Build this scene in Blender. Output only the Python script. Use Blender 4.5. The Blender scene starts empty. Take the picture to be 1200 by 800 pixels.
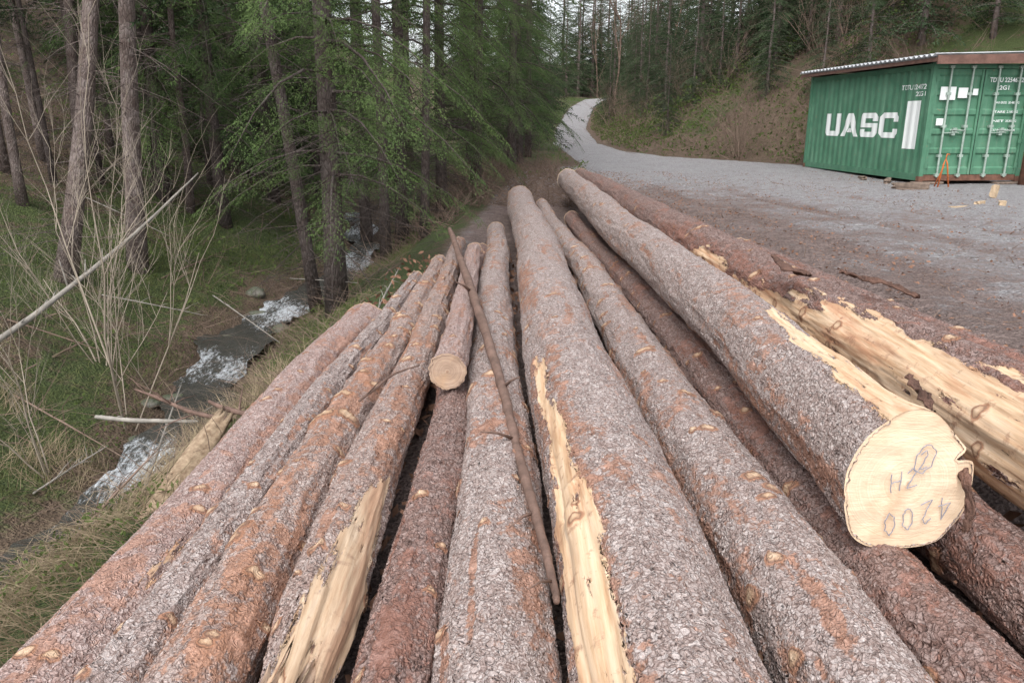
import bpy, bmesh, math, random
import numpy as np
from mathutils import Vector, Matrix
random.seed(5); rng=np.random.default_rng(5)
S=bpy.context.scene; COL=S.collection
R=math.radians; PI=math.pi
# ------------------------------------------------------------------ camera
H=1.6; FP=900.0; TH=math.atan(258/900.0); CT,ST=math.cos(TH),math.sin(TH)
cd=bpy.data.cameras.new('camera'); cam=bpy.data.objects.new('camera',cd); COL.objects.link(cam)
cam.location=(0,0,H); cam.rotation_euler=(PI/2-TH,0,0)
cd.sensor_width=36; cd.lens=27; cd.clip_start=.05; cd.clip_end=1000
S.camera=cam
def P(px,py,d):
    u=(px-600)/FP; v=(py-400)/FP
    return Vector((u*d, d*(CT-v*ST), H-d*(ST+v*CT)))
# ------------------------------------------------------------------ noise
def _h(i,j,k,s):
    n=(i*374761393+j*668265263+k*1442695041+s*97531357)&0xffffffff
    n=((n^(n>>13))*1274126177)&0xffffffff
    n=(n^(n>>16))&0xffff
    return n/65535.0
def vn(x,y,z=0.0,s=0):
    x,y,z=np.broadcast_arrays(np.asarray(x,float),np.asarray(y,float),np.asarray(z,float))
    i=np.floor(x).astype(np.int64); j=np.floor(y).astype(np.int64); k=np.floor(z).astype(np.int64)
    a=x-i; b=y-j; c=z-k
    a=a*a*(3-2*a); b=b*b*(3-2*b); c=c*c*(3-2*c)
    def L(p,q,t): return p+(q-p)*t
    r0=L(L(_h(i,j,k,s),_h(i+1,j,k,s),a),L(_h(i,j+1,k,s),_h(i+1,j+1,k,s),a),b)
    r1=L(L(_h(i,j,k+1,s),_h(i+1,j,k+1,s),a),L(_h(i,j+1,k+1,s),_h(i+1,j+1,k+1,s),a),b)
    return L(r0,r1,c)*2-1
def fb(x,y,z=0.0,s=0,o=3):
    r=0; a=1.0; t=0
    for q in range(o):
        r=r+a*vn(np.asarray(x)*2**q,np.asarray(y)*2**q,np.asarray(z)*2**q,s+q*7); t+=a; a*=.5
    return r/t
def ss(a,b,x):
    t=np.clip((x-a)/(b-a),0,1); return t*t*(3-2*t)
# ------------------------------------------------------------------ objects
def tag(o,label=None,cat=None,group=None,kind=None):
    if label: o['label']=label
    if cat: o['category']=cat
    if group: o['group']=group
    if kind: o['kind']=kind
    return o
def empty(name,loc,label=None,cat=None,group=None,rz=0):
    o=bpy.data.objects.new(name,None); COL.objects.link(o); o.location=loc; o.rotation_euler=(0,0,rz)
    o.empty_display_size=.2
    return tag(o,label,cat,group)
class MB:
    def __init__(s): s.v=[]; s.n=0; s.t=[]; s.q=[]
    def add(s,V,t=None,q=None):
        V=np.asarray(V,float).reshape(-1,3)
        if t is not None and len(t): s.t.append(np.asarray(t,np.int64).reshape(-1,3)+s.n)
        if q is not None and len(q): s.q.append(np.asarray(q,np.int64).reshape(-1,4)+s.n)
        s.v.append(V); s.n+=len(V); return s
    def box(s,a,b,M=None):
        x0,y0,z0=a; x1,y1,z1=b
        V=np.array([[x0,y0,z0],[x1,y0,z0],[x1,y1,z0],[x0,y1,z0],[x0,y0,z1],[x1,y0,z1],[x1,y1,z1],[x0,y1,z1]],float)
        if M is not None: V=np.array([M@Vector(p) for p in V])
        return s.add(V,q=[[0,3,2,1],[4,5,6,7],[0,1,5,4],[1,2,6,5],[2,3,7,6],[3,0,4,7]])
    def tube(s,pts,rad,k=6,cap=True):
        pts=[Vector(p) for p in pts]; n=len(pts)
        if not hasattr(rad,'__len__'): rad=[rad]*n
        u=None; V=[]
        for i,p in enumerate(pts):
            t=(pts[min(i+1,n-1)]-pts[max(i-1,0)])
            if t.length<1e-9: t=Vector((0,0,1))
            t.normalize()
            if u is None:
                u=t.orthogonal().normalized()
            else:
                u=(u-t*u.dot(t)); 
                if u.length<1e-6: u=t.orthogonal()
                u.normalize()
            w=t.cross(u)
            for j in range(k):
                a=2*PI*j/k; V.append(p+(u*math.cos(a)+w*math.sin(a))*rad[i])
        q=[[i*k+j,i*k+(j+1)%k,(i+1)*k+(j+1)%k,(i+1)*k+j] for i in range(n-1) for j in range(k)]
        tr=[]
        if cap:
            V.append(pts[0]); V.append(pts[-1]); c0=n*k; c1=n*k+1
            tr=[[c0,(j+1)%k,j] for j in range(k)]+[[c1,(n-1)*k+j,(n-1)*k+(j+1)%k] for j in range(k)]
        return s.add([tuple(p) for p in V],t=tr,q=q)
    def build(s,name,mat,parent=None,smooth=False,loc=None,attr=None):
        me=bpy.data.meshes.new(name)
        V=np.concatenate(s.v) if s.v else np.zeros((0,3))
        if loc is not None: V=V-np.array(loc,float)
        T=np.concatenate(s.t) if s.t else np.zeros((0,3),np.int64)
        Q=np.concatenate(s.q) if s.q else np.zeros((0,4),np.int64)
        me.vertices.add(len(V)); me.vertices.foreach_set('co',V.astype(np.float32).ravel())
        nl=len(T)*3+len(Q)*4
        me.loops.add(nl); me.loops.foreach_set('vertex_index',np.concatenate([T.ravel(),Q.ravel()]).astype(np.int32))
        me.polygons.add(len(T)+len(Q))
        ls=np.concatenate([np.arange(len(T))*3,len(T)*3+np.arange(len(Q))*4]).astype(np.int32)
        me.polygons.foreach_set('loop_start',ls)
        try: me.polygons.foreach_set('loop_total',np.concatenate([np.full(len(T),3),np.full(len(Q),4)]).astype(np.int32))
        except Exception: pass
        me.update(calc_edges=True)
        me.polygons.foreach_set('use_smooth',np.full(len(T)+len(Q),bool(smooth)))
        if attr is not None:
            ca=me.color_attributes.new('mask','FLOAT_COLOR','POINT')
            ca.data.foreach_set('color',attr.astype(np.float32).ravel())
        if mat: me.materials.append(mat)
        me.validate()
        o=bpy.data.objects.new(name,me); COL.objects.link(o)
        if parent: o.parent=parent
        elif loc is not None: o.location=loc
        return o
# ------------------------------------------------------------------ node helpers
class NT:
    def __init__(s,name,world=False):
        s.m=bpy.data.materials.new(name); s.m.use_nodes=True; s.t=s.m.node_tree
        s.t.nodes.clear(); s.out=s.t.nodes.new('ShaderNodeOutputMaterial')
    def n(s,ty,ins=None,**pr):
        nd=s.t.nodes.new(ty)
        for k,v in pr.items(): setattr(nd,k,v)
        for k,v in (ins or {}).items():
            sk=nd.inputs[k]
            if isinstance(v,bpy.types.NodeSocket): s.t.links.new(v,sk)
            else:
                if isinstance(v,(tuple,list)) and len(v)==3 and sk.type=='RGBA': v=(*v,1)
                sk.default_value=v
        return nd
    def co(s): return s.n('ShaderNodeTexCoord').outputs['Object']
    def map(s,v,sc=(1,1,1),loc=(0,0,0)): return s.n('ShaderNodeMapping',{0:v,1:loc,3:sc}).outputs[0]
    def noise(s,v,sc,det=4,ro=.55,dis=0): return s.n('ShaderNodeTexNoise',{'Vector':v,'Scale':sc,'Detail':det,'Roughness':ro,'Distortion':dis}).outputs[0]
    def noisec(s,v,sc,det=3): return s.n('ShaderNodeTexNoise',{'Vector':v,'Scale':sc,'Detail':det}).outputs[1]
    def vor(s,v,sc,feat='F1'): return s.n('ShaderNodeTexVoronoi',{'Vector':v,'Scale':sc},feature=feat)
    def ma(s,op,a,b=0.0,c=None,clamp=False):
        d={0:a,1:b}
        if c is not None: d[2]=c
        return s.n('ShaderNodeMath',d,operation=op,use_clamp=clamp).outputs[0]
    def vm(s,op,a,b): return s.n('ShaderNodeVectorMath',{0:a,1:b},operation=op).outputs[0]
    def mr(s,v,a,b,c=0.0,d=1.0): return s.n('ShaderNodeMapRange',{0:v,1:a,2:b,3:c,4:d},clamp=True).outputs[0]
    def mix(s,f,a,b,bt='MIX'): return s.n('ShaderNodeMix',{0:f,6:a,7:b},data_type='RGBA',blend_type=bt).outputs[2]
    def ramp(s,f,st):
        nd=s.n('ShaderNodeValToRGB',{0:f}); e=nd.color_ramp.elements
        while len(e)<len(st): e.new(.5)
        for q,(p,c) in zip(e,st): q.position=p; q.color=(*c,1)
        return nd.outputs[0]
    def bump(s,h,st=.5,dist=.01): return s.n('ShaderNodeBump',{'Height':h,'Strength':st,'Distance':dist}).outputs[0]
    def mask(s):
        a=s.n('ShaderNodeAttribute',attribute_name='mask').outputs['Color']
        sp=s.n('ShaderNodeSeparateColor',{0:a}); return sp.outputs[0],sp.outputs[1],sp.outputs[2]
    def bsdf(s,col,rough=.8,nor=None,spec=.3,**kw):
        d={'Base Color':col,'Roughness':rough,'Specular IOR Level':spec}
        if nor is not None: d['Normal']=nor
        d.update(kw)
        b=s.n('ShaderNodeBsdfPrincipled',d); s.t.links.new(b.outputs[0],s.out.inputs[0]); return b
    def disp(s,h,sc):
        d=s.n('ShaderNodeDisplacement',{'Height':h,'Midlevel':0.0,'Scale':sc}); s.t.links.new(d.outputs[0],s.out.inputs[2]); s.m.displacement_method='BOTH'
# ------------------------------------------------------------------ materials
def bark_mat(name,light,mid,crack,orange,redness=.5,scale=60,depth=.007,wet=.72,dull=0.0):
    g=NT(name); co=g.co()
    rnd=g.n('ShaderNodeObjectInfo').outputs['Random']
    off=g.n('ShaderNodeCombineXYZ',{0:g.ma('MULTIPLY',rnd,17.0),1:g.ma('MULTIPLY',rnd,31.0),2:0.0}).outputs[0]
    c=g.vm('ADD',co,off)
    w=g.noisec(c,24,2); w=g.vm('SUBTRACT',w,(.5,.5,.5)); w=g.n('ShaderNodeVectorMath',{0:w,3:.055},operation='SCALE').outputs[0]
    cw=g.map(g.vm('ADD',c,w),(1,.72,1))
    v1=g.vor(cw,scale); ve=g.vor(cw,scale,'DISTANCE_TO_EDGE').outputs[0]
    sp=g.n('ShaderNodeSeparateColor',{0:v1.outputs['Color']})
    r1,r2=sp.outputs[0],sp.outputs[1]
    edge=g.mr(ve,0,.26)
    fine=g.noise(c,170,3,.7); med=g.noise(c,15,4,.68); big=g.noise(g.map(c,(1,.32,1)),5.4,5,.72)
    h=g.ma('MULTIPLY',edge,g.ma('ADD',g.ma('MULTIPLY',r1,.95),.12))
    h=g.ma('ADD',h,g.ma('MULTIPLY',fine,.4)); h=g.ma('ADD',h,g.ma('MULTIPLY',med,1.4))
    base=g.mix(g.mr(g.ma('ADD',g.ma('MULTIPLY',r2,.7),g.ma('MULTIPLY',med,1.1)),.47,1.25),mid,light)
    base=g.mix(g.mr(fine,.33,.6,.45,0),base,crack)
    base=g.mix(g.mr(g.ma('ADD',ve,g.ma('MULTIPLY',g.ma('SUBTRACT',fine,.5),.12)),0,.13,.8,0),base,crack)
    red=g.ma('ADD',big,g.ma('MULTIPLY',g.ma('SUBTRACT',r1,.5),.12))
    red=g.ma('ADD',red,g.ma('MULTIPLY',g.ma('SUBTRACT',med,.5),.5))
    thr=.72-.3*redness
    redm=g.mr(red,thr,thr+.09)
    orc=g.mix(g.mr(fine,.3,.7),tuple(x*.45 for x in orange),orange)
    orc=g.mix(g.mr(med,.5,.7,0,.6),orc,tuple(min(1,x*1.2+.11) for x in orange))
    base=g.mix(g.ma('MULTIPLY',redm,.8),base,orc)
    pe,kn,rb=g.mask()
    base=g.mix(g.ma('MULTIPLY',g.mr(g.ma('ADD',rb,g.ma('MULTIPLY',g.ma('SUBTRACT',med,.5),2.2)),.46,.66),.82),base,orc)
    st=g.noise(g.map(c,(40,1.8,40)),1.0,5,.68); st2=g.noise(g.map(c,(8,.9,8)),1.0,5,.7)
    wood=g.ramp(st,[(.24,(.34,.18,.10)),(.38,(.54,.35,.21)),(.54,(.66,.48,.32)),(.8,(.74,.60,.45))])
    wood=g.mix(g.mr(st2,.50,.62,0,.75),wood,(.46,.23,.13))
    wood=g.mix(g.mr(st2,.25,.42,.5,0),wood,(.46,.37,.29))
    wood=g.mix(g.mr(med,.57,.70,0,.7),wood,(.24,.11,.07))
    if dull>0: wood=g.mix(dull,wood,g.mix(st,(.12,.085,.06),(.46,.37,.28)))
    pm=g.mr(g.ma('ADD',pe,g.ma('MULTIPLY',g.ma('SUBTRACT',g.noise(g.map(c,(1,.16,1)),15,5,.72),.55),3.4)),.36,.44)
    kf=g.ma('ADD',kn,g.ma('MULTIPLY',g.ma('SUBTRACT',med,.5),.65))
    kcol=g.ramp(kf,[(.0,(.31,.17,.105)),(.4,(.34,.165,.095)),(.52,(.16,.085,.055)),(.64,(.42,.26,.16)),(.9,(.60,.44,.30))])
    km=g.mr(kf,.24,.38,0,.88)
    pm=g.ma('MULTIPLY',pm,g.mr(pe,0.0,.12))
    col=g.mix(pm,base,wood); col=g.mix(km,col,kcol)
    g.bsdf(col,wet,spec=.3)
    keep=g.ma('SUBTRACT',1.0,g.ma('MAXIMUM',pm,g.ma('MULTIPLY',km,.5)))
    keep=g.ma('MULTIPLY',keep,g.mr(redm,0,1,1,.5))
    hh=g.ma('ADD',g.ma('MULTIPLY',h,keep),g.ma('MULTIPLY',st,g.ma('MULTIPLY',pm,.45)))
    g.disp(hh,depth); return g.m
B_GREY=bark_mat('spruce bark grey',(.54,.475,.45),(.35,.27,.245),(.115,.07,.055),(.38,.19,.12),.50,62,.0095)
B_PINK=bark_mat('spruce bark pink',(.52,.425,.395),(.38,.265,.235),(.15,.085,.068),(.40,.215,.15),.54,66,.0085)
B_KNOT=bark_mat('spruce bark orange',(.51,.43,.395),(.355,.255,.22),(.13,.075,.058),(.42,.215,.135),.60,62,.0095)
B_SPLIT=bark_mat('spruce bark with dull wood',(.51,.43,.395),(.355,.255,.22),(.13,.075,.058),(.40,.205,.13),.55,62,.0095,dull=.4)
B_DARK=bark_mat('spruce bark dark red',(.37,.28,.255),(.24,.145,.12),(.075,.04,.03),(.29,.135,.095),.60,54,.011)
def wood_end(name,c1=(.82,.66,.49),c2=(.75,.56,.39)):
    g=NT(name); co=g.co(); c=g.map(co,(1,.0,1))
    w=g.vm('ADD',c,g.n('ShaderNodeVectorMath',{0:g.vm('SUBTRACT',g.noisec(co,7,3),(.5,.5,.5)),3:.02},operation='SCALE').outputs[0])
    ln=g.n('ShaderNodeVectorMath',{0:w},operation='LENGTH').outputs['Value']
    rg=g.noise(g.n('ShaderNodeCombineXYZ',{0:g.ma('MULTIPLY',ln,150.0)}).outputs[0],1.0,3,.6)
    sw=g.noise(g.map(co,(20,3,90)),1.0,4,.65); bl=g.noise(co,9,4,.6)
    col=g.mix(g.mr(rg,.35,.65),c2,c1); col=g.mix(g.mr(sw,.5,.7,0,.35),col,tuple(min(1,x*1.08+.03) for x in c1)); col=g.mix(g.mr(bl,.5,.70,0,.55),col,(.58,.38,.23)); col=g.mix(g.mr(ln,.14,.21,0,.3),col,(.66,.48,.31))
    col=g.mix(g.mr(ln,0,.010,.6,0),col,(.3,.15,.08))
    g.bsdf(col,.75,g.bump(g.ma('ADD',sw,g.ma('MULTIPLY',rg,.4)),.6,.005)); return g.m
M_END=wood_end('fresh cut wood'); M_END2=wood_end('weathered cut wood',(.46,.34,.25),(.33,.22,.16))
def simple(name,col,rough=.8,var=.35,sc=8,bump=.3,dist=.01,spec=.3,metal=0,c2=None):
    g=NT(name); co=g.co(); n=g.noise(co,sc,5,.65); n2=g.noise(co,sc*7,3,.6)
    b=c2 or tuple(x*(1-var) for x in col)
    c=g.mix(g.mr(n,.35,.65),b,col); c=g.mix(g.mr(n2,.4,.75,0,.35),c,tuple(x*.5 for x in col))
    g.bsdf(c,rough,g.bump(g.ma('ADD',n,n2),bump,dist),spec,Metallic=metal); return g.m
def leafm(name,c1,c2,tr=.25,rough=.55,sc=1.3):
    g=NT(name); co=g.co(); rnd=g.n('ShaderNodeObjectInfo').outputs['Random']
    n=g.noise(co,sc,3,.7); n2=g.noise(co,25,1,.5)
    f=g.ma('ADD',g.ma('MULTIPLY',g.mr(n,.3,.7),.7),g.ma('MULTIPLY',n2,.3)); f=g.ma('ADD',f,g.ma('MULTIPLY',g.ma('SUBTRACT',rnd,.5),.3),clamp=True)
    col=g.mix(f,c1,c2)
    b=g.n('ShaderNodeBsdfDiffuse',{0:col})
    if tr==0: g.t.links.new(b.outputs[0],g.out.inputs[0]); return g.m
    t=g.n('ShaderNodeBsdfTranslucent',{0:col})
    m=g.n('ShaderNodeMixShader',{0:tr,1:b.outputs[0],2:t.outputs[0]}); g.t.links.new(m.outputs[0],g.out.inputs[0]); return g.m
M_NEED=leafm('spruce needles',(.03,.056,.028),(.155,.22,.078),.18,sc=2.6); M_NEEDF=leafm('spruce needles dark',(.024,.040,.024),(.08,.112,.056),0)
M_BUSH=leafm('undergrowth leaves',(.045,.07,.022),(.15,.20,.065),.3,sc=2.5); M_STRAW=leafm('dry grass blades',(.24,.18,.12),(.54,.44,.30),.3,sc=4)
M_GRASS=leafm('green grass blades',(.08,.10,.04),(.24,.25,.11),.3,sc=3)
M_TWIG=leafm('dead twigs',(.09,.062,.048),(.30,.22,.175),0,.85,sc=2); M_SAP=leafm('pale sapling bark',(.22,.18,.14),(.42,.36,.29),0,.8,sc=2)
M_STICK=simple('stick bark',(.22,.14,.11),.75,.5,14,.5,.01); M_POLE=simple('grey dead wood',(.36,.33,.29),.8,.45,6,.4,.01)
M_STONE=simple('creek stone',(.17,.155,.135),.6,.5,5,.6,.03,c2=(.05,.075,.03)); M_BARKCHIP=leafm('bark chips',(.08,.04,.028),(.38,.22,.15),0,.85,sc=9)
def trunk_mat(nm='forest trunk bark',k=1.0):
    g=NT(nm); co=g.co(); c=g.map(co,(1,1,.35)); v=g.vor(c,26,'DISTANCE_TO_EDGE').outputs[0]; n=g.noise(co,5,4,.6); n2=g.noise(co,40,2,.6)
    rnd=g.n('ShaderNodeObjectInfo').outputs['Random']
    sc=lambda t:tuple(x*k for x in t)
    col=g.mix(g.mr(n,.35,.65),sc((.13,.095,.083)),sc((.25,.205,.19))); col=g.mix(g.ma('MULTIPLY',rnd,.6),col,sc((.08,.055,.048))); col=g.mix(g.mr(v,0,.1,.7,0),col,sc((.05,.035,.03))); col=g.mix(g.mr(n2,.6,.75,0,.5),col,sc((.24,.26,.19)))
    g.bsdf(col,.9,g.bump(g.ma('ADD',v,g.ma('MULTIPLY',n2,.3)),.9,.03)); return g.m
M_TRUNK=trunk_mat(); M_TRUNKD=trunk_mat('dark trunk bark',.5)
# ------------------------------------------------------------------ terrain
I=np.interp
def XC(y): return I(y,[-8,0,3,5.75,9.4,11.3,14.5,20,40,160],[-7,-5,-3.7,-2.95,-3.5,-3.15,-2.8,-4,-9,-30])
def ZC(y): return I(y,[-8,0,5,11,14.5,20,40,90,160],[-1.5,-1.35,-1.15,-1.0,-.8,-.5,.2,2,5])
def PZ(y): return I(y,[-10,12,20,41,67,90,105,120,200],[.18,.18,.2,.5,1.0,3.0,4.3,4.9,6])
def XL(y): return I(y,[-10,5,12,20,41,67,90,110,160],[-1.75,-1.65,-1.3,-.6,1.3,3.0,5.4,9,30])
def TOE(y): return I(y,[-10,22,24.8,31,41,67,90,105,118,140,200],[26,24,9.4,4.9,4.6,6.5,9.4,12.8,18,34,80])
RLx=([-8,10,20,30,41,67,90,105,118,140,165],[3.3,2.9,2.2,2.1,2.1,3.6,6.3,9.4,14,30,50]); RRx=([-8,15,22,28,33,41,67,90,105,118,140,165],[9.0,8.5,8.3,6.0,4.8,4.5,6.3,9.2,12.6,17.5,33.5,54])
def hgt(x,y,rough=True):
    x=np.asarray(x,float); y=np.asarray(y,float)
    xc,zc,pz,xl,toe=XC(y),ZC(y),PZ(y),XL(y),TOE(y)
    far=ss(13,20,y)
    pad=pz*np.maximum(ss(1.95,2.6,x),far)
    zl=pad-.2*ss(-.85,-1.6,x)*(1-far)
    a=xc+.35
    t=np.clip((xl-x)/(xl-a),0,1); t=t*t*(3-2*t)*.6+t*.4
    z=zl+(zc-zl)*t
    dx=np.clip(xc-.35-x,0,None); z=z+np.where(dx>0,.42*dx+.25*np.clip(dx-4,0,None)*ss(0,10,dx),0)
    z=z-.12*np.exp(-((x-xc)/.35)**2)
    bx=np.clip(x-toe,0,None); b=.62*bx*bx/(bx+1.2); z=z+np.minimum(b,16)
    z=z+ss(120,200,y)*9*ss(3,-8,x-I(y,*RRx))
    if rough:
        off=np.maximum(ss(-.1,1.2,xl-x),ss(0,2.,x-toe))
        z=z+off*(.24*fb(x*.7,y*.7,0,3,4)+.08*fb(x*3.5,y*3.5,0,9,3)+.5*fb(x*.25,y*.25,0,13,2)*ss(14,24,y))*(.15+.85*ss(.3,1.1,np.abs(x-xc)))
        z=z+(1-off)*(.018*fb(x*1.7,y*.8,0,5,3)+.008*vn(x*9,y*9,0,8))*ss(2.2,4,x)
    return z
def gh(x,y): return float(hgt(np.array([x]),np.array([y]))[0])
def hit(px,py,md=90):
    d=1.5
    while d<md:
        p=P(px,py,d)
        if p.z<gh(p.x,p.y): return p,d
        d+=.08 if d<25 else .4
    return P(px,py,md),md
def spaced(segs):
    return np.unique(np.concatenate([np.linspace(a,b,n) for a,b,n in segs]))
gx=spaced([(-75,-14,70),(-14,-5.5,80),(-5.5,3,210),(3,14,120),(14,60,60)]); gy=spaced([(-10,1,30),(1,12,240),(12,30,140),(30,80,110),(80,210,80)])
X,Y=np.meshgrid(gx,gy); Z=hgt(X,Y)
inroad=ss(0,.4,X-I(Y,*RLx))*ss(0,.4,I(Y,*RRx)-X); Zg=Z-(.07+.5*ss(55,85,Y))*inroad
V=np.stack([X,Y,Zg],-1).reshape(-1,3); nx,ny=len(gx),len(gy)
idx=np.arange(nx*ny).reshape(ny,nx)
Q=np.stack([idx[:-1,:-1],idx[:-1,1:],idx[1:,1:],idx[1:,:-1]],-1).reshape(-1,4)
flat=ss(0,1.2,X-XL(Y))*ss(0,.8,TOE(Y)-X)*(1-ss(20,28,Y)*ss(.6,-.2,X-I(Y,*RLx)))
near=np.exp(-np.clip(X-2.2,0,None)/2.6)*ss(24,13,Y)
dcr=np.abs(X-XC(Y))
green=np.clip(ss(.1,1.0,dcr)*ss(9,2,dcr)*.75+.35*fb(X*.5,Y*.5,0,2,3)+.6*ss(0,3,X-TOE(Y))*(.6+.8*fb(X*.3,Y*.3,0,22,3))+.7*ss(22,30,Y)*ss(.4,-.2,X-I(Y,*RLx))*ss(-6,0,X-XL(Y)),0,1)*(1-flat)
A=np.zeros((nx*ny,4)); A[:,0]=flat.ravel(); A[:,1]=green.ravel(); A[:,2]=(near*flat).ravel(); A[:,3]=1
def ground_mat(name,road=False):
    g=NT(name); co=g.co(); fl,gr,mud=g.mask()
    n1=g.noise(co,1.1,4,.65); n2=g.noise(co,7,5,.75); n3=g.noise(co,38,3,.7); v=g.vor(co,42); vr=g.n('ShaderNodeSeparateColor',{0:v.outputs['Color']}).outputs[0]
    gravel=g.mix(g.mr(vr,.1,.9),(.20,.19,.19),(.53,.52,.53)); gravel=g.mix(g.mr(n2,.38,.6,0,.65),gravel,(.28,.255,.25)); gravel=g.mix(g.mr(n1,.42,.62,0,.55),gravel,(.39,.38,.385))
    mudc=g.mix(g.mr(n3,.35,.65),(.095,.065,.058),(.28,.21,.185)); mudc=g.mix(g.mr(n2,.48,.62,0,.65),mudc,(.34,.26,.235))
    mm=g.mr(g.ma('ADD',mud,g.ma('MULTIPLY',g.ma('SUBTRACT',g.ma('ADD',n1,n2),1.0),1.3)),.20,.62)
    open_=g.mix(mm,gravel,mudc)
    lit=g.mix(g.mr(n3,.3,.7),(.06,.042,.03),(.20,.14,.095)); lit=g.mix(g.mr(n2,.48,.64,0,.55),lit,(.27,.20,.14))
    moss=g.mix(g.mr(n3,.3,.7),(.03,.047,.016),(.12,.15,.05))
    gm=g.mr(g.ma('ADD',gr,g.ma('MULTIPLY',g.ma('SUBTRACT',g.ma('ADD',n1,n2),1.0),1.4)),.35,.6)
    forest=g.mix(gm,lit,moss)
    fm=g.mr(g.ma('ADD',fl,g.ma('MULTIPLY',g.ma('SUBTRACT',n2,.5),.6)),.4,.6)
    col=g.mix(fm,forest,open_)
    h=g.ma('ADD',g.ma('MULTIPLY',v.outputs[0],.6),g.ma('ADD',n3,g.ma('MULTIPLY',n2,1.8)))
    g.bsdf(col,.85,g.bump(h,1.0,.055)); return g.m
M_GROUND=ground_mat('forest ground and gravel')
tag(MB().add(V,q=Q).build('ground',M_GROUND,smooth=True,attr=A),kind='structure')
ry=spaced([(-8,1,20),(1,20,300),(20,60,140),(60,150,140)]); k=np.linspace(0,1,90)
Yr,Kr=np.meshgrid(ry,k,indexing='ij'); Xr=I(Yr,*RLx)+(I(Yr,*RRx)-I(Yr,*RLx))*Kr; Xr=Xr+.15*fb(Yr*.6,Kr*0+3,0,4,3)*(1-Kr)
Zr=hgt(Xr,Yr)+.02-(.07+.5*ss(55,85,Yr))*(np.clip(1-np.minimum(Kr,1-Kr)/.05,0,1)); Wd=I(Yr,*RRx)-I(Yr,*RLx)
wob=.2*np.sin(Yr*.25)+.1*np.sin(Yr*.8)
rut=np.exp(-(((Xr-I(Yr,*RLx)-.8-wob)/.2)**2))+np.exp(-(((Xr-I(Yr,*RLx)-2.3-wob)/.2)**2))+.7*np.exp(-(((Xr-I(Yr,*RLx)-3.9+wob)/.3)**2))*ss(24,10,Yr); Zr=Zr-.05*rut*(.6+.6*fb(Xr*3,Yr*2,0,33,2))+.02*fb(Xr*4,Yr*2.5,0,35,3)*ss(30,12,Yr)
Ar=np.zeros((Zr.size,4)); Ar[:,0]=1; Ar[:,3]=1
Ar[:,2]=(np.clip(np.exp(-np.clip(Xr-2.2,0,None)/2.6)*ss(22,11,Yr)*1.1+.2*rut*ss(24,14,Yr),0,1)).ravel()
i2=np.arange(Zr.size).reshape(Zr.shape); Qr=np.stack([i2[:-1,:-1],i2[:-1,1:],i2[1:,1:],i2[1:,:-1]],-1).reshape(-1,4)
tag(MB().add(np.stack([Xr,Yr,Zr],-1),q=Qr).build('road',M_GROUND,smooth=True,attr=Ar),kind='structure')
# creek
cy=np.linspace(1,19,480); ck=np.linspace(-1,1,22); Yc,Kc=np.meshgrid(cy,ck,indexing='ij')
wid=(.31+.15*fb(Yc*1.1,Yc*0,0,6,2)); Xcr=XC(Yc)+.08*np.sin(Yc*3)+Kc*wid*(1+.35*fb(Yc*4,np.sign(Kc)*3,0,66,2))
ph=Yc*2.3+.9*np.sin(Yc*.7)
Zcw=ZC(Yc)+.0+.05*fb(Xcr*6,Yc*5,0,12,3)+.05*np.sin(ph)
foam=np.clip(.38+.5*np.cos(ph)+.6*fb(Xcr*5,Yc*3,0,15,3)-.1,0,1)
Ac=np.zeros((Zcw.size,4)); Ac[:,0]=foam.ravel(); Ac[:,3]=1
i3=np.arange(Zcw.size).reshape(Zcw.shape); Qc=np.stack([i3[:-1,:-1],i3[:-1,1:],i3[1:,1:],i3[1:,:-1]],-1).reshape(-1,4)
g=NT('creek water'); fo,_,_=g.mask(); co=g.co(); n=g.noise(g.map(co,(1,.35,1)),30,4,.8)
fm=g.mr(g.ma('ADD',fo,g.ma('MULTIPLY',g.ma('SUBTRACT',n,.5),2.6)),.5,1.05,0,.9)
g.bsdf(g.mix(fm,(.07,.068,.058),(.74,.78,.82)),g.mr(fm,0,1,.12,.6),g.bump(n,.9,.08),.4)
tag(MB().add(np.stack([Xcr,Yc,Zcw],-1),q=Qc).build('creek',g.m,smooth=True,attr=Ac),kind='structure')
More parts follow.
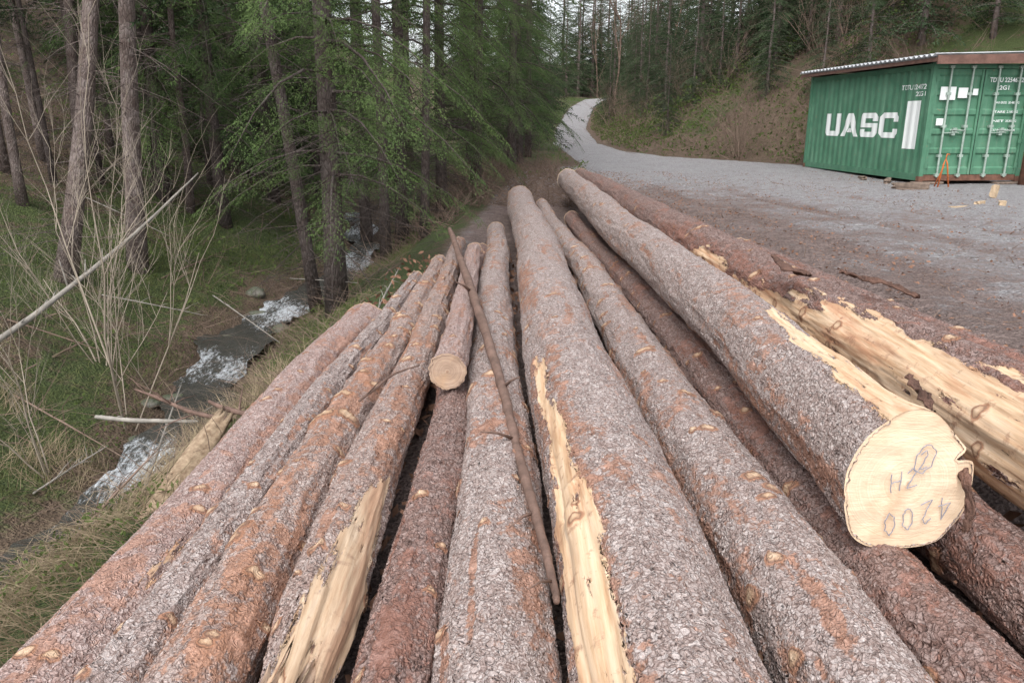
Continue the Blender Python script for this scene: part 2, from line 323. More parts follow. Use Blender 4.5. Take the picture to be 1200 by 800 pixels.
# ------------------------------------------------------------------ logs
DR=-.0185
def make_log(label,xn,zn,rn,xf,zf,rf,y0,y1,mat,peels=(),seed=0,K=150,flare=0.0,sq=(1,1),knots=.5,reds=(),endm=None,group=None,bend=.04,nearcut=True,kr=.021,step=1.0,rag=1.0,notch=None,lump=1.0,groove=1.0):
    ys=[y0]
    while ys[-1]<y1: ys.append(ys[-1]+max(.0075,.005*ys[-1])*step)
    ys=np.array(ys); ys[-1]=y1; t=(ys-y0)/(y1-y0)
    rr=random.Random(seed)
    cx=xn+(xf-xn)*t+DR*ys+bend*np.sin(ys*.7+seed)*t*(1-t)*3+.007*np.sin(ys*2.3+seed); cz=zn+(zf-zn)*t+.008*np.sin(ys*1.1+seed*2)
    rad=rn+(rf-rn)*t+flare*np.exp(-(ys-y0)/.35)
    al=np.arange(K)*2*PI/K
    Yg,Ag=np.meshgrid(ys,al,indexing='ij'); Rg=np.repeat(rad[:,None],K,1); CX=np.repeat(cx[:,None],K,1); CZ=np.repeat(cz[:,None],K,1)
    ac=np.arctan2(-CX,H-CZ)
    rel=(Ag-ac+PI)%(2*PI)-PI
    sx,sz=np.sin(Ag),np.cos(Ag)
    nlow=fb(sx*1.3+seed*5,Yg*.9,sz*1.3,seed,3); nm=fb(sx*4+seed,Yg*3.5,sz*4,seed+3,3)
    ed=(ss(0,.12,Yg-y0) if (nearcut and flare) else 1.0)
    dr=Rg*.06*nlow*lump+.013*nm*lump*(.1+.9*ed)
    if flare: dr+=.018*np.exp(-(Yg-y0)/.4)*fb(sx*1.4+3,sz*1.4,0,seed+60,1)
    peel=np.zeros_like(Rg)
    en=fb(sx*4+seed*3,Yg*4,sz*4,seed+20,4)
    for (ya,yb,a0,a1,b0,b1) in peels:
        u=np.clip((Yg-ya)/(yb-ya),0,1); lo=a0+(b0-a0)*u; hi=a1+(b1-a1)*u
        d=np.minimum(np.minimum((rel-lo)*Rg,(hi-rel)*Rg),np.minimum((Yg-ya)*.25,(yb-Yg)*.25))+en*.05*rag
        peel=np.maximum(peel,np.clip(.5+d/.06,0,1))
    dr-=.011*peel*(.2+.8*ed)
    dr-=.008*groove*peel*np.clip(fb(sx*9+seed,Yg*1.2,sz*9,seed+31,2)-.15,0,1)*3*(.1+.9*ed)
    red=np.zeros_like(Rg)
    for (ya,yb,a0,a1) in reds:
        d=np.minimum(np.minimum((rel-a0)*Rg,(a1-rel)*Rg),np.minimum((Yg-ya)*.3,(yb-Yg)*.3))+en*.08
        red=np.maximum(red,np.clip(.45+d/.14,0,.66))
    for _ in range(int((min(y1,9)-y0)*1.7)):
        a=rr.uniform(-1.4,1.4); yy=rr.uniform(y0,min(y1,9)); ly=rr.uniform(.10,.45); la=rr.uniform(.014,.045)
        q=1-np.sqrt(((Yg-yy)/ly)**2+(((rel-a)*Rg)/la)**2)+.8*en
        q=np.clip(q*1.2,0,.75)*(np.abs(rel-a)<1.2); red=np.maximum(red,q); dr-=.004*np.clip(q*2,0,1)
    for _ in range(int((min(y1,7)-y0)*1.3)):
        a=rr.uniform(-1.3,1.3); yy=rr.uniform(y0,min(y1,7)); lw=rr.uniform(.2,.6)
        yc=yy+.06*np.sin(rel*3+a)+.03*nm
        bnd=np.exp(-((Yg-yc)/.014)**2)*np.exp(-((rel-a)/lw)**4); dr+=.011*bnd*(.5+en); red=np.maximum(red,.75*np.exp(-((Yg-yc)/.03)**2)*np.exp(-((rel-a)/lw)**4))
    kn=np.zeros_like(Rg); y=y0+rr.uniform(.1,.3)
    while y<y1 and knots>0:
        m=rr.randint(1,4) if rr.random()<knots else rr.randint(0,1)
        for _ in range(m):
            a=rr.uniform(-1.6,1.6); yy=y+rr.uniform(-.12,.12); s=kr*rr.uniform(.5,1.45); asp=rr.uniform(.9,1.5)
            i0,i1=np.searchsorted(ys,[yy-.2,yy+.2])
            if i1<=i0: continue
            sl=slice(i0,i1)
            dd=np.sqrt((((rel[sl]-a)*Rg[sl])/(s*asp))**2+((Yg[sl]-yy+.3*np.abs((rel[sl]-a)*Rg[sl]))/s)**2)+.5*en[sl]+.25*nm[sl]
            q=np.clip(1-dd/2.0,0,1); kn[sl]=np.maximum(kn[sl],q); dr[sl]+=.009*np.exp(-(dd/1.7)**2)*(s/.025)
        y+=rr.uniform(.18,.4)
    rg=Rg+dr
    q=np.exp(-(ys-y0)/.5)[:,None]; Sx=1+(sq[0]-1)*q; Sz=1+(sq[1]-1)*q
    PX=CX+rg*sx*Sx; PZ_=CZ+rg*sz*Sz; PY=Yg.copy()
    if notch:
        na,nw_,nd=notch; dn=((Ag-na+PI)%(2*PI)-PI)/nw_; sh=nd*np.exp(-dn**2)*np.exp(-(Yg-y0)/.3); PX-=sx*sh; PZ_-=sz*sh
    if not nearcut:
        rg_=.20*np.clip(fb(sx*5+seed,sz*5,0,seed+40,3)+.2,-.6,1)
        PY=PY+rg_*np.exp(-(Yg-y0)/.25)
        tp_=.72+.28*ss(y0,y0+.4,Yg); PX=CX+(PX-CX)*tp_; PZ_=CZ-.03*(1-tp_)+(PZ_-CZ)*tp_
    M=len(ys); org=(float(cx[0]),float(y0),float(cz[0]-rn))
    root=empty('log',org,label,'log',group)
    ii=np.arange(M*K).reshape(M,K); jn=np.roll(ii,-1,axis=1)
    Qd=np.stack([ii[:-1],ii[1:],jn[1:],jn[:-1]],-1).reshape(-1,4)
    at=np.stack([peel,kn,red,np.ones_like(peel)],-1).reshape(-1,4)
    MB().add(np.stack([PX,PY,PZ_],-1),q=Qd).build('bark',mat,root,True,loc=org,attr=at)
    for e,(row,sg) in enumerate(((0,-1),(M-1,1))):
        c=np.array([cx[row],PY[row].mean(),cz[row]]); n_=14; VV=[]
        ring=np.stack([PX[row],PY[row],PZ_[row]],-1)
        for f in np.linspace(1.0,0,n_)[:-1]:
            W=c+(ring-c)*(f*.985); W[:,1]=PY[row].mean()+(PY[row]-PY[row].mean())*f**3+sg*(-.004+.004*vn(W[:,0]*22,W[:,2]*22,0,seed))
            if not nearcut and e==0: W[:,1]+=.12*fb(W[:,0]*18,W[:,2]*18,0,seed+2,3)
            VV.append(W)
        VV=np.concatenate(VV+[c[None,:]]); m=n_-1; jj=np.arange(m*K).reshape(m,K); jr=np.roll(jj,-1,axis=1)
        QQ=np.stack([jj[:-1],jj[1:],jr[1:],jr[:-1]],-1).reshape(-1,4); TT=np.stack([jj[-1],np.full(K,m*K),jr[-1]],-1)
        ce=MB().add(VV,t=TT,q=QQ).build('cut_end',endm or M_END2,None,True,loc=tuple(c)); ce.location=Vector(c)-Vector(org); ce.parent=root
    return root,org
L={}
L['A']=make_log('leftmost thick pinkish log of the pile, above the creek bank',-1.34,.0,.185,-1.06,.05,.175,.8,5.9,B_PINK,peels=[(2.3,2.5,-.1,.15,-.1,.1)],seed=1,knots=.5,reds=[(1.5,2.6,-1.2,-.3),(3.2,5.4,-.2,1)],K=140)
L['A2']=make_log('thin rough grey log squeezed right beside the leftmost thick pinkish log',-1.06,.13,.12,-.80,.12,.08,.75,7.4,B_GREY,seed=2,K=110)
L['B']=make_log('log with many orange knots, left of the log that ends in splinters',-.82,.155,.145,-.62,.16,.088,.7,8.0,B_KNOT,seed=3,knots=.95,reds=[(1.2,2.4,-.6,.9),(3,5,-1,.2)],K=120,kr=.028)
L['C']=make_log('log with a splintered peeled near end, left of centre',-.545,.18,.14,-.46,.2,.08,1.62,9.2,B_SPLIT,peels=[(1.4,2.7,-1.0,1.9,.3,.8)],seed=4,knots=.7,K=130,nearcut=False,reds=[(2.6,4,-.2,1.2)])
L['D']=make_log('short slim log whose brown cut end faces the viewer, on top between two longer logs',-.27,.355,.098,-.24,.31,.08,3.75,8.0,B_PINK,seed=5,K=100,knots=.2)
L['D2']=make_log('slim dark brown log low in the gap beneath the short slim log',-.295,.15,.13,-.19,.12,.10,.75,9.0,B_DARK,seed=6,K=110,knots=.2)
L['E1']=make_log('middle grey log with the long bent stick lying across it',-.01,.185,.185,-.02,.17,.126,.7,10.4,B_GREY,seed=7,K=150,knots=.65,reds=[(1.7,2.2,.0,.8),(3,3.3,-1,1)])
L['E']=make_log('thickest grey central log with a long orange strip of bare wood on its left',.418,.265,.25,.40,.26,.235,.7,14,B_GREY,peels=[(.7,2.2,-1.2,-.25,-1.0,-.30),(2.1,3.8,-1.0,-.38,-.75,-.55)],seed=8,K=200,knots=.3,reds=[(.7,3.9,-1.1,-.15),(5,6.5,-1.2,-.4)])
L['F']=make_log('slimmer grey log with pale knots, between thickest central log and log with pen marks',.925,.185,.195,.79,.15,.11,.75,14,B_GREY,seed=9,K=150,knots=.75,reds=[(2,5,-1.3,-.7)],kr=.026)
L['F2']=make_log('reddish log on the ground underneath the log with the marked cut face',1.27,.15,.155,1.15,.14,.12,.8,12,B_DARK,seed=10,K=110)
L['G']=make_log('thick grey log with a pale cut face bearing blue handwritten marks',1.29,.51,.205,1.36,.50,.21,2.2,15.2,B_GREY,peels=[(2.1,3.6,.42,1.5,.85,1.25)],seed=11,K=220,knots=.12,flare=.032,sq=(.88,1.06),endm=M_END,reds=[(2.2,3.6,-1.4,-.7)],notch=(1.15,.06,.045))
L['H']=make_log('long log on the right with a broad stretch of peeled orange and cream wood',1.99,.47,.24,1.80,.45,.19,.9,17,B_DARK,peels=[(.8,4.3,-2.2,.85,-1.5,.5),(4.0,5.4,-1.4,.3,-.9,-.3),(5.8,6.6,-.6,.1,-.5,.0)],seed=12,K=210,knots=.3,reds=[(4.5,8,-1.2,.4)],rag=2.6,lump=1.3,groove=.4)
L['I']=make_log('slim dark red log at the road edge, outermost on the right of the pile',2.42,.47,.155,2.35,.40,.12,.8,7.4,B_DARK,seed=13,K=120,reds=[(2,4,-1,1)])
L['J']=make_log('dark log on the ground in the bottom right gap of the pile',1.70,.15,.16,1.6,.15,.13,.8,12,B_DARK,seed=14,K=110)
rt,og=L['G']; face=[c for c in rt.children if c.name.startswith('cut_end')][0]
M_INK=simple('blue grey marker',(.37,.37,.43),.75,.35,60,.1)
STK={'H':[[(0,1),(0,0)],[(.6,1),(.6,0)],[(0,.5),(.6,.5)]],
 '2':[[(0,.8),(.3,1),(.5,.75),(0,0),(.6,.05)]],'4':[[(.45,0),(.45,1),(0,.35),(.65,.35)]],'0':[[(.3,1),(.05,.7),(.05,.25),(.3,0),(.55,.25),(.55,.7),(.3,1)]],
 'o':[[(.3,1.3),(-.15,.9),(-.1,0),(.4,-.2),(1.0,.1),(1.1,.9),(.6,1.3),(.3,1.3)]]}
def wr(txt,x,z,hh,rot=0):
    ca,sa=math.cos(rot),math.sin(rot); x0,z0=x,z; ox=0
    for ch in txt:
        mk=MB()
        for st in STK[ch]:
            pp=[]
            for (a,b),(c_,d_) in zip(st[:-1],st[1:]):
                for s in range(4): pp.append((a+(c_-a)*s/4,b+(d_-b)*s/4))
            pp.append(st[-1]); qq=[]
            for a,b in pp:
                u=ox+a*hh*.8+.25*b*hh+random.uniform(-1,1)*.0025; v=b*hh+random.uniform(-1,1)*.0025; qq.append((x0+u*ca-v*sa,0,z0+u*sa+v*ca))
            mk.tube(qq,.0017,5)
        o=mk.build('pen_mark',M_INK,face); o.location=(0,-.0063,0)
        ox+=hh*.78
wr('2',.02,.05,.06,.2); wr('o',.015,.048,.06,.2); wr('H2',-.055,-.03,.065,.3); wr('4200',.135,-.035,.075,PI+.35)
rt,og=L['C']; sp=MB()
for i in range(50):
    a=random.uniform(0,2*PI); r=.09*math.sqrt(random.random()); x0=-.545+DR*1.7+math.sin(a)*r; z0=.17+math.cos(a)*r
    ln=random.uniform(-.08,.10); w=random.uniform(.003,.011)
    yb=1.85; sp.tube([(x0,yb,z0),(x0+random.uniform(-.01,.01),yb-.14,z0),(x0+random.uniform(-.02,.02),yb-.2-ln,z0+random.uniform(-.04,.02))],[w,w*.9,.001],4)
SPL=simple('splintered wood',(.50,.38,.26),.85,.5,34,.7,.012,c2=(.24,.16,.10))
o=sp.build('splinter',SPL,rt,loc=og); o['kind']='stuff'
# ------------------------------------------------------------------ loose branches
def stick(name,label,cat,pts,rads,mat,k=9,twigs=0,group=None,parentless=True):
    pts=[Vector(p) for p in pts]; m=MB(); out=[];ro=[]
    n=len(pts)
    for i in range(n-1):
        p0=pts[max(i-1,0)];p1=pts[i];p2=pts[i+1];p3=pts[min(i+2,n-1)]
        for s in range(8):
            t=s/8; q=.5*((2*p1)+(p2-p0)*t+(2*p0-5*p1+4*p2-p3)*t*t+(3*p1-p0-3*p2+p3)*t**3)
            out.append(q+Vector((random.uniform(-1,1),0,random.uniform(-1,1)))*.10*rads[i]); ro.append((rads[i]+(rads[i+1]-rads[i])*t)*random.uniform(.9,1.1))
    out.append(pts[-1]); ro.append(rads[-1]); m.tube(out,ro,k)
    for j in range(twigs):
        i=random.randint(4,len(out)-2); b=out[i]; d=(out[i+1]-out[i-1]).normalized()
        v=(d+Vector((random.uniform(-1,1),random.uniform(-1,1),random.uniform(-.2,1))).normalized()*.9).normalized()*random.uniform(.05,.3)
        m.tube([b,b+v*.5+Vector((0,0,.01)),b+v],[ro[i]*.45,ro[i]*.3,ro[i]*.12],5)
    o=m.build(name,mat,None,True,loc=tuple(out[0])); tag(o,label,cat,group); return o
stick('branch','long bent brown stick lying lengthwise across the middle of the log pile','branch',
 [P(527,268,8.2),P(540,305,6.6),P(562,368,4.9),P(580,425,4.1),P(593,470,3.62),P(603,515,3.2),P(620,575,2.72),P(638,640,2.36),P(650,690,2.12),P(652,705,2.06)],
 [.024,.030,.030,.026,.023,.021,.018,.015,.011,.008],M_STICK,twigs=5)
stick('branch','dark broken branch with a pale raw tip jutting out left over the leftmost log','branch',[P(338,497,4.25),P(300,488,4.3),P(262,478,4.4),P(245,470,4.5)],[.016,.018,.015,.01],M_STICK,twigs=2)
stick('branch','thin crooked dead branch reaching left over the creek bank','branch',[P(270,492,4.5),P(225,483,4.7),P(190,468,4.9),P(158,456,5.1)],[.014,.014,.011,.006],M_STICK,twigs=6)
stick('branch','pale short dead branch lying level on the creek bank','branch',[P(112,488,5.2),P(150,492,5.15),P(190,493,5.1),P(232,494,5.0)],[.015,.016,.014,.01],M_POLE,twigs=2)
stick('branch','thin crooked twig lying across the orange knotted log','branch',[P(420,470,3.5),P(440,455,3.55),P(462,438,3.7),P(492,428,3.85)],[.006,.007,.006,.003],M_STICK,twigs=4)
stick('fallen_tree','thin grey fallen tree leaning diagonally across the creek on the left','fallen tree',[P(-120,470,6.0),P(0,397,6.6),P(80,338,7.3),P(160,272,8.1),P(232,203,9.2)],[.027,.026,.023,.018,.008],M_POLE,twigs=10)
for i,(a,b) in enumerate([((40,585),(130,545)),((20,470),(150,560)),((170,585),(215,470)),((90,640),(190,560)),((250,350),(330,420)),((190,330),(280,300)),((430,395),(470,330)),((60,150),(180,178)),((90,230),(200,290)),((30,440),(140,400)),((340,330),(420,350)),((10,380),(120,430)),((120,350),(240,385))]):
    pa,_=hit(*a,40); pb,_=hit(*b,40); pm_=(pa+pb)/2+Vector((0,0,.12))
    stick('dead_branch','bare dead branch lying in the undergrowth by the creek','branch',[pa+Vector((0,0,.05)),pm_,pb+Vector((0,0,.18))],[.010,.008,.003],M_TWIG if i%2 else M_POLE,7,9,'dead branches by the creek')
st=MB(); K=28
c0=P(214,560,4.0); c1=P(262,490,4.35); ax=(c1-c0).normalized(); u=ax.orthogonal().normalized(); w=ax.cross(u); rows=14; VV=[]
for i in range(rows):
    f=i/(rows-1)
    for j in range(K):
        a=2*PI*j/K; n_=float(vn(math.cos(a)*2,math.sin(a)*2,f*2,5)); r=(.07+.02*n_)*(1 if f<.75 else 1-(f-.75)*.8)
        jag=(.10*float(vn(math.cos(a)*5,math.sin(a)*5,0,9)) if i==rows-1 else 0)
        VV.append(c0-ax*.35+(c1-c0+ax*.35)*f+ax*jag+(u*math.cos(a)+w*math.sin(a))*r)
VV.append(c1-ax*.04)
st.add([tuple(p) for p in VV],q=[[i*K+j,i*K+(j+1)%K,(i+1)*K+(j+1)%K,(i+1)*K+j] for i in range(rows-1) for j in range(K)],t=[[(rows-1)*K+j,(rows-1)*K+(j+1)%K,rows*K] for j in range(K)])
tag(st.build('broken_log',SPL,None,True,loc=tuple(c0)),'pale broken log stub just left of the leftmost thick log','broken log')
M_BARKD=simple('loose bark',(.21,.115,.085),.8,.6,16,.8,.02)
def strip(label,pts,w,th=.006,seed=0,face=(.3,-.6,.75)):
    m=MB(); V=[]
    P_=[Vector(p) for p in pts]; out=[]
    for i in range(len(P_)-1):
        for s in range(6): out.append(P_[i].lerp(P_[i+1],s/6))
    out.append(P_[-1]); n=len(out)
    for i,p in enumerate(out):
        t=(out[min(i+1,n-1)]-out[max(i-1,0)]).normalized(); sd=t.cross(Vector(face)).normalized(); up=sd.cross(t)
        ww=w*(.45+.55*math.sin(PI*(i+.6)/(n+.2)))*(1+.4*float(vn(i*.7,seed,0,3)))
        for j in range(7):
            a=j/6-.5; V.append(p+sd*ww*a*2*(1+.2*float(vn(i*.9,j,0,seed)))+up*(.45*ww*(1-4*a*a)+.014*float(vn(i*1.3,j*2,0,seed+4))))
    nn=len(V); V2=V+[v-Vector((0,0,1))*th for v in V]
    q=[[i*7+j,i*7+j+1,(i+1)*7+j+1,(i+1)*7+j] for i in range(n-1) for j in range(6)]
    q2=[[a+nn,d+nn,c+nn,b+nn] for a,b,c,d in q]
    rim=[[i*7,(i+1)*7,(i+1)*7+nn,i*7+nn] for i in range(n-1)]+[[i*7+6,i*7+6+nn,(i+1)*7+6+nn,(i+1)*7+6] for i in range(n-1)]
    m.add([tuple(v) for v in V2],q=q+q2+rim)
    return tag(m.build('bark_strip',M_BARKD,None,True,loc=tuple(P_[0])),label,'bark','loose bark strips')
strip('curved dark bark strip hanging along the right rim of the marked cut face',[P(1104,505,2.5),P(1122,532,2.44),P(1134,567,2.38),P(1137,600,2.34),P(1131,622,2.32)],.014,seed=1,face=(-.6,-.8,.2))
strip('curled dark bark strip between the marked log and the peeled log',[P(1066,440,2.8),P(1080,460,2.7),P(1092,482,2.62)],.024,seed=2)
strip('dark red bark flap curling up from the far side of the peeled log',[P(985,318,4.3),P(1015,328,4.1),P(1045,334,3.95),P(1075,348,3.8)],.03,seed=3)
strip('torn bark flap on the peeled log where the bare wood begins',[P(905,300,4.9),P(925,318,4.6),P(948,322,4.4)],.045,seed=4)
strip('loose bark piece lodged right of the thickest central log',[P(700,520,2.95),P(725,560,2.7),P(742,585,2.6)],.018,seed=7)
# ------------------------------------------------------------------ blades and twigs (vectorised)
def blades(base,tip,bend,w,seg=3,prism=False):
    base=np.asarray(base);tip=np.asarray(tip);bend=np.asarray(bend);n=len(base); w=np.broadcast_to(w,(n,))
    ax=tip-base; ref=np.tile([0.31,.17,.93],(n,1)); s1=np.cross(ax,ref); s1/=np.linalg.norm(s1,axis=1)[:,None]+1e-9
    s2=np.cross(ax,s1); s2/=np.linalg.norm(s2,axis=1)[:,None]+1e-9
    if not prism:
        ph=rng.uniform(0,2*PI,n)[:,None]; s1=s1*np.cos(ph)+s2*np.sin(ph)
    kk=3 if prism else 2; VV=[]
    for i in range(seg+1):
        t=i/seg; p=base+ax*t+bend*(4*t*(1-t)); ww=(w*(1-t*.85))[:,None]
        if prism:
            for a in (0,2.094,4.189): VV.append(p+(s1*math.cos(a)+s2*math.sin(a))*ww)
        else: VV.append(p-s1*ww); VV.append(p+s1*ww)
    VV=np.stack(VV,1); per=kk*(seg+1); q=[]
    for i in range(seg):
        if prism:
            for j in range(3): q.append([i*3+j,i*3+(j+1)%3,(i+1)*3+(j+1)%3,(i+1)*3+j])
        else: q.append([i*2,i*2+1,i*2+3,i*2+2])
    q=np.array(q)[None]+(np.arange(n)*per)[:,None,None]
    return VV.reshape(-1,3),q.reshape(-1,4)
def scatter(n,x0,x1,y0,y1,cond=None):
    x=rng.uniform(x0,x1,n); y=rng.uniform(y0,y1,n)
    if cond is not None: k=cond(x,y); x,y=x[k],y[k]
    return np.stack([x,y,hgt(x,y)],1)
def rv(n,s=1.0): return rng.normal(0,s,(n,3))
b=scatter(52000,-6.5,-1.6,.8,7.5,lambda x,y:(np.abs(x-XC(y))>.36)&(vn(x*1.6,y*1.6,0,31)+.62-.24*(y-1)-.25*ss(-2.4,-1.7,x)>rng.uniform(-.5,.6,len(x)))); n=len(b)
cl=np.stack([vn(b[:,0]*2.2,b[:,1]*2.2,0,41),vn(b[:,0]*2.2,b[:,1]*2.2,0,42)],1)*.28
tp=b+np.stack([cl[:,0]+rng.normal(0,.09,n),cl[:,1]+rng.normal(0,.09,n),rng.uniform(.03,.22,n)],1)
Vb,Qb=blades(b,tp,rv(n,.03)+[0,0,.03],.0022)
tag(MB().add(Vb,q=Qb).build('dry_grass',M_STRAW),'tangle of dry straw coloured grass on the bank left of the pile','grass',kind='stuff')
b=scatter(30000,-6.5,-1.5,2.0,13,lambda x,y:(np.abs(x-XC(y))>.38)&(vn(x*1.1,y*1.1,0,51)>rng.uniform(-.2,.6,len(x)))); n=len(b)
tp=b+np.stack([rng.normal(0,.07,n),rng.normal(0,.07,n),rng.uniform(.03,.12,n)],1)
Vb,Qb=blades(b,tp,rv(n,.015),.003); tag(MB().add(Vb,q=Qb).build('green_grass',M_GRASS),'fresh green grass tufts on the creek banks','grass',kind='stuff')
def leaves(n,x0,x1,y0,y1,cond,sz,hmax,name,label,mat):
    b=scatter(n,x0,x1,y0,y1,cond); n=len(b); hh=np.clip(.5+.8*vn(b[:,0]*.9,b[:,1]*.9,0,61),0.05,1)*hmax
    c=b+np.stack([np.zeros(n),np.zeros(n),rng.uniform(0,1,n)**1.3*hh],1); s=sz*rng.uniform(.5,1.3,n)[:,None]
    a=rv(n); a/=np.linalg.norm(a,axis=1)[:,None]; d=rv(n); d=np.cross(a,d); d/=np.linalg.norm(d,axis=1)[:,None]
    V=np.stack([c-a*s,c-d*s*.45,c+a*s,c+d*s*.45],1).reshape(-1,3); q=np.arange(n*4).reshape(-1,4)
    tag(MB().add(V,q=q).build(name,mat),label,'undergrowth',kind='stuff')
leaves(120000,-9,-1.6,2.5,17,lambda x,y:(np.abs(x-XC(y))>.36)&(vn(x*1.1,y*1.1,0,71)>rng.uniform(-.35,.6,len(x))),.015,.24,'undergrowth','low green leafy undergrowth along both creek banks',M_BUSH)
leaves(70000,-24,3,9,60,lambda x,y:(x<XC(y)-.8)&(vn(x*.5,y*.5,0,81)>rng.uniform(-.4,.8,len(x))),.045,.4,'undergrowth','dim green undergrowth on the wooded slope beyond the creek',M_BUSH)
leaves(220000,4,30,23,90,lambda x,y:(x>TOE(y)+.1)&(vn(x*.35,y*.35,0,91)>rng.uniform(-.7,.5,len(x))),.065,1.4,'undergrowth','green low growth on the cut bank right of the road',M_BUSH)
leaves(60000,-4,9,20,110,lambda x,y:(x<I(y,*RLx)-.1)&(x>XL(y)-4)&(vn(x*.5,y*.5,0,93)>rng.uniform(-.6,.5,len(x))),.05,.6,'undergrowth','green verge growth along the left side of the road',M_BUSH)
def twigs(n,x0,x1,y0,y1,cond,ln,up,w,name,label,mat,kind='twigs'):
    b=scatter(n,x0,x1,y0,y1,cond); n=len(b); d=rv(n); d[:,2]=np.abs(d[:,2])*up+.02; d/=np.linalg.norm(d,axis=1)[:,None]
    l=(ln*rng.uniform(.3,1.3,n))[:,None]; b[:,2]+=.01; Vb,Qb=blades(b,b+d*l,rv(n,.09)*l,w*rng.uniform(.5,1.4,n),3,True)
    tag(MB().add(Vb,q=Qb).build(name,mat),label,kind,kind='stuff')
twigs(6500,-20,-3.6,3,30,lambda x,y:x<XC(y)-.35,.7,.35,.004,'fallen_twigs','dead twigs littering the slope beyond the creek',M_TWIG)
twigs(2600,-3.8,-1.5,3.0,14,lambda x,y:np.abs(x-XC(y))>.3,.45,.45,.0027,'fallen_twigs','dead twigs on the bank between creek and logs',M_TWIG)
twigs(4000,-2.2,1.9,12,24,lambda x,y:(x<I(y,*RLx)-.8)&(x>XL(y)-1.2)&((y>14.6)|(x<-.9)),.8,.7,.006,'brushwood','reddish brown brushwood heaped behind the far log ends',M_TWIG,'brushwood')
twigs(10000,4,28,24,80,lambda x,y:(x>TOE(y)+.02),1.4,1.0,.009,'brushwood','dry brown brush covering the cut bank right of the road',M_TWIG,'brushwood')
twigs(1400,-6,7,26,95,lambda x,y:(x<I(y,*RLx)-.5)&(x>XL(y)-4),1.0,.9,.010,'brushwood','dry brown brush on the left verge of the distant road',M_TWIG,'brushwood')
b=scatter(24000,2.3,9.5,1.5,22,lambda x,y:.12+np.exp(-(x-2.3)/2.2)>rng.uniform(0,1,len(x))); n=len(b); b[:,2]+=.016
a=rv(n)*[1,1,.25]; a/=np.linalg.norm(a,axis=1)[:,None]; d=np.cross(a,rv(n)*[.3,.3,1]); d/=np.linalg.norm(d,axis=1)[:,None]; s=rng.uniform(.005,.03,n)[:,None]
tag(MB().add(np.stack([b-a*s,b-d*s*.4,b+a*s*.9,b+d*s*.5+[0,0,.006]],1),q=np.arange(n*4).reshape(-1,4)).build('bark_chips',M_BARKCHIP),'loose bark chips scattered on the muddy ground by the log pile','bark chips',kind='stuff')
twigs(420,2.4,8,2,19,None,.3,.15,.005,'fallen_twigs','small twigs on the muddy yard beside the log pile',M_TWIG)
b=np.stack([rng.uniform(-1.3,2.0,2500),rng.uniform(1.2,9,2500),np.zeros(2500)],1); b[:,2]=.02+rng.uniform(0,.10,2500); n=2500
a=rv(n); a/=np.linalg.norm(a,axis=1)[:,None]; d=np.cross(a,rv(n)); d/=np.linalg.norm(d,axis=1)[:,None]; s=rng.uniform(.01,.05,n)[:,None]
tag(MB().add(np.stack([b-a*s,b-d*s*.4,b+a*s,b+d*s*.5],1),q=np.arange(n*4).reshape(-1,4)).build('bark_chips',M_BARKCHIP),'bark crumbs fallen between the stacked logs','bark chips',kind='stuff')
rocks=[(px,py,s,'mossy grey boulder sitting in the creek bed','boulders in the creek') for px,py,s in [(300,372,.12),(330,388,.11),(262,402,.12),(385,332,.13),(418,318,.12),(300,345,.12),(235,440,.10),(175,475,.09),(215,508,.08),(160,520,.10),(205,470,.10)]]
for i,(px,py,s,lab,grp) in enumerate(rocks):
    p,d=hit(px,py); bm=bmesh.new(); bmesh.ops.create_icosphere(bm,subdivisions=4,radius=1)
    sc=(s*random.uniform(.9,1.5),s*random.uniform(.8,1.2),s*random.uniform(.5,.8))
    for v in bm.verts:
        q=v.co.copy(); f=1+.3*float(vn(q.x*1.3,q.y*1.3,q.z*1.3+i*3,i))+.06*float(vn(q.x*5,q.y*5,q.z*5,i)); v.co=Vector((q.x*sc[0],q.y*sc[1],q.z*sc[2]))*f
    me=bpy.data.meshes.new('boulder'); bm.to_mesh(me); bm.free(); me.materials.append(M_STONE); me.polygons.foreach_set('use_smooth',[True]*len(me.polygons))
    o=bpy.data.objects.new('boulder',me); COL.objects.link(o); o.location=p+Vector((0,0,s*.1)); tag(o,lab,'boulder',grp)
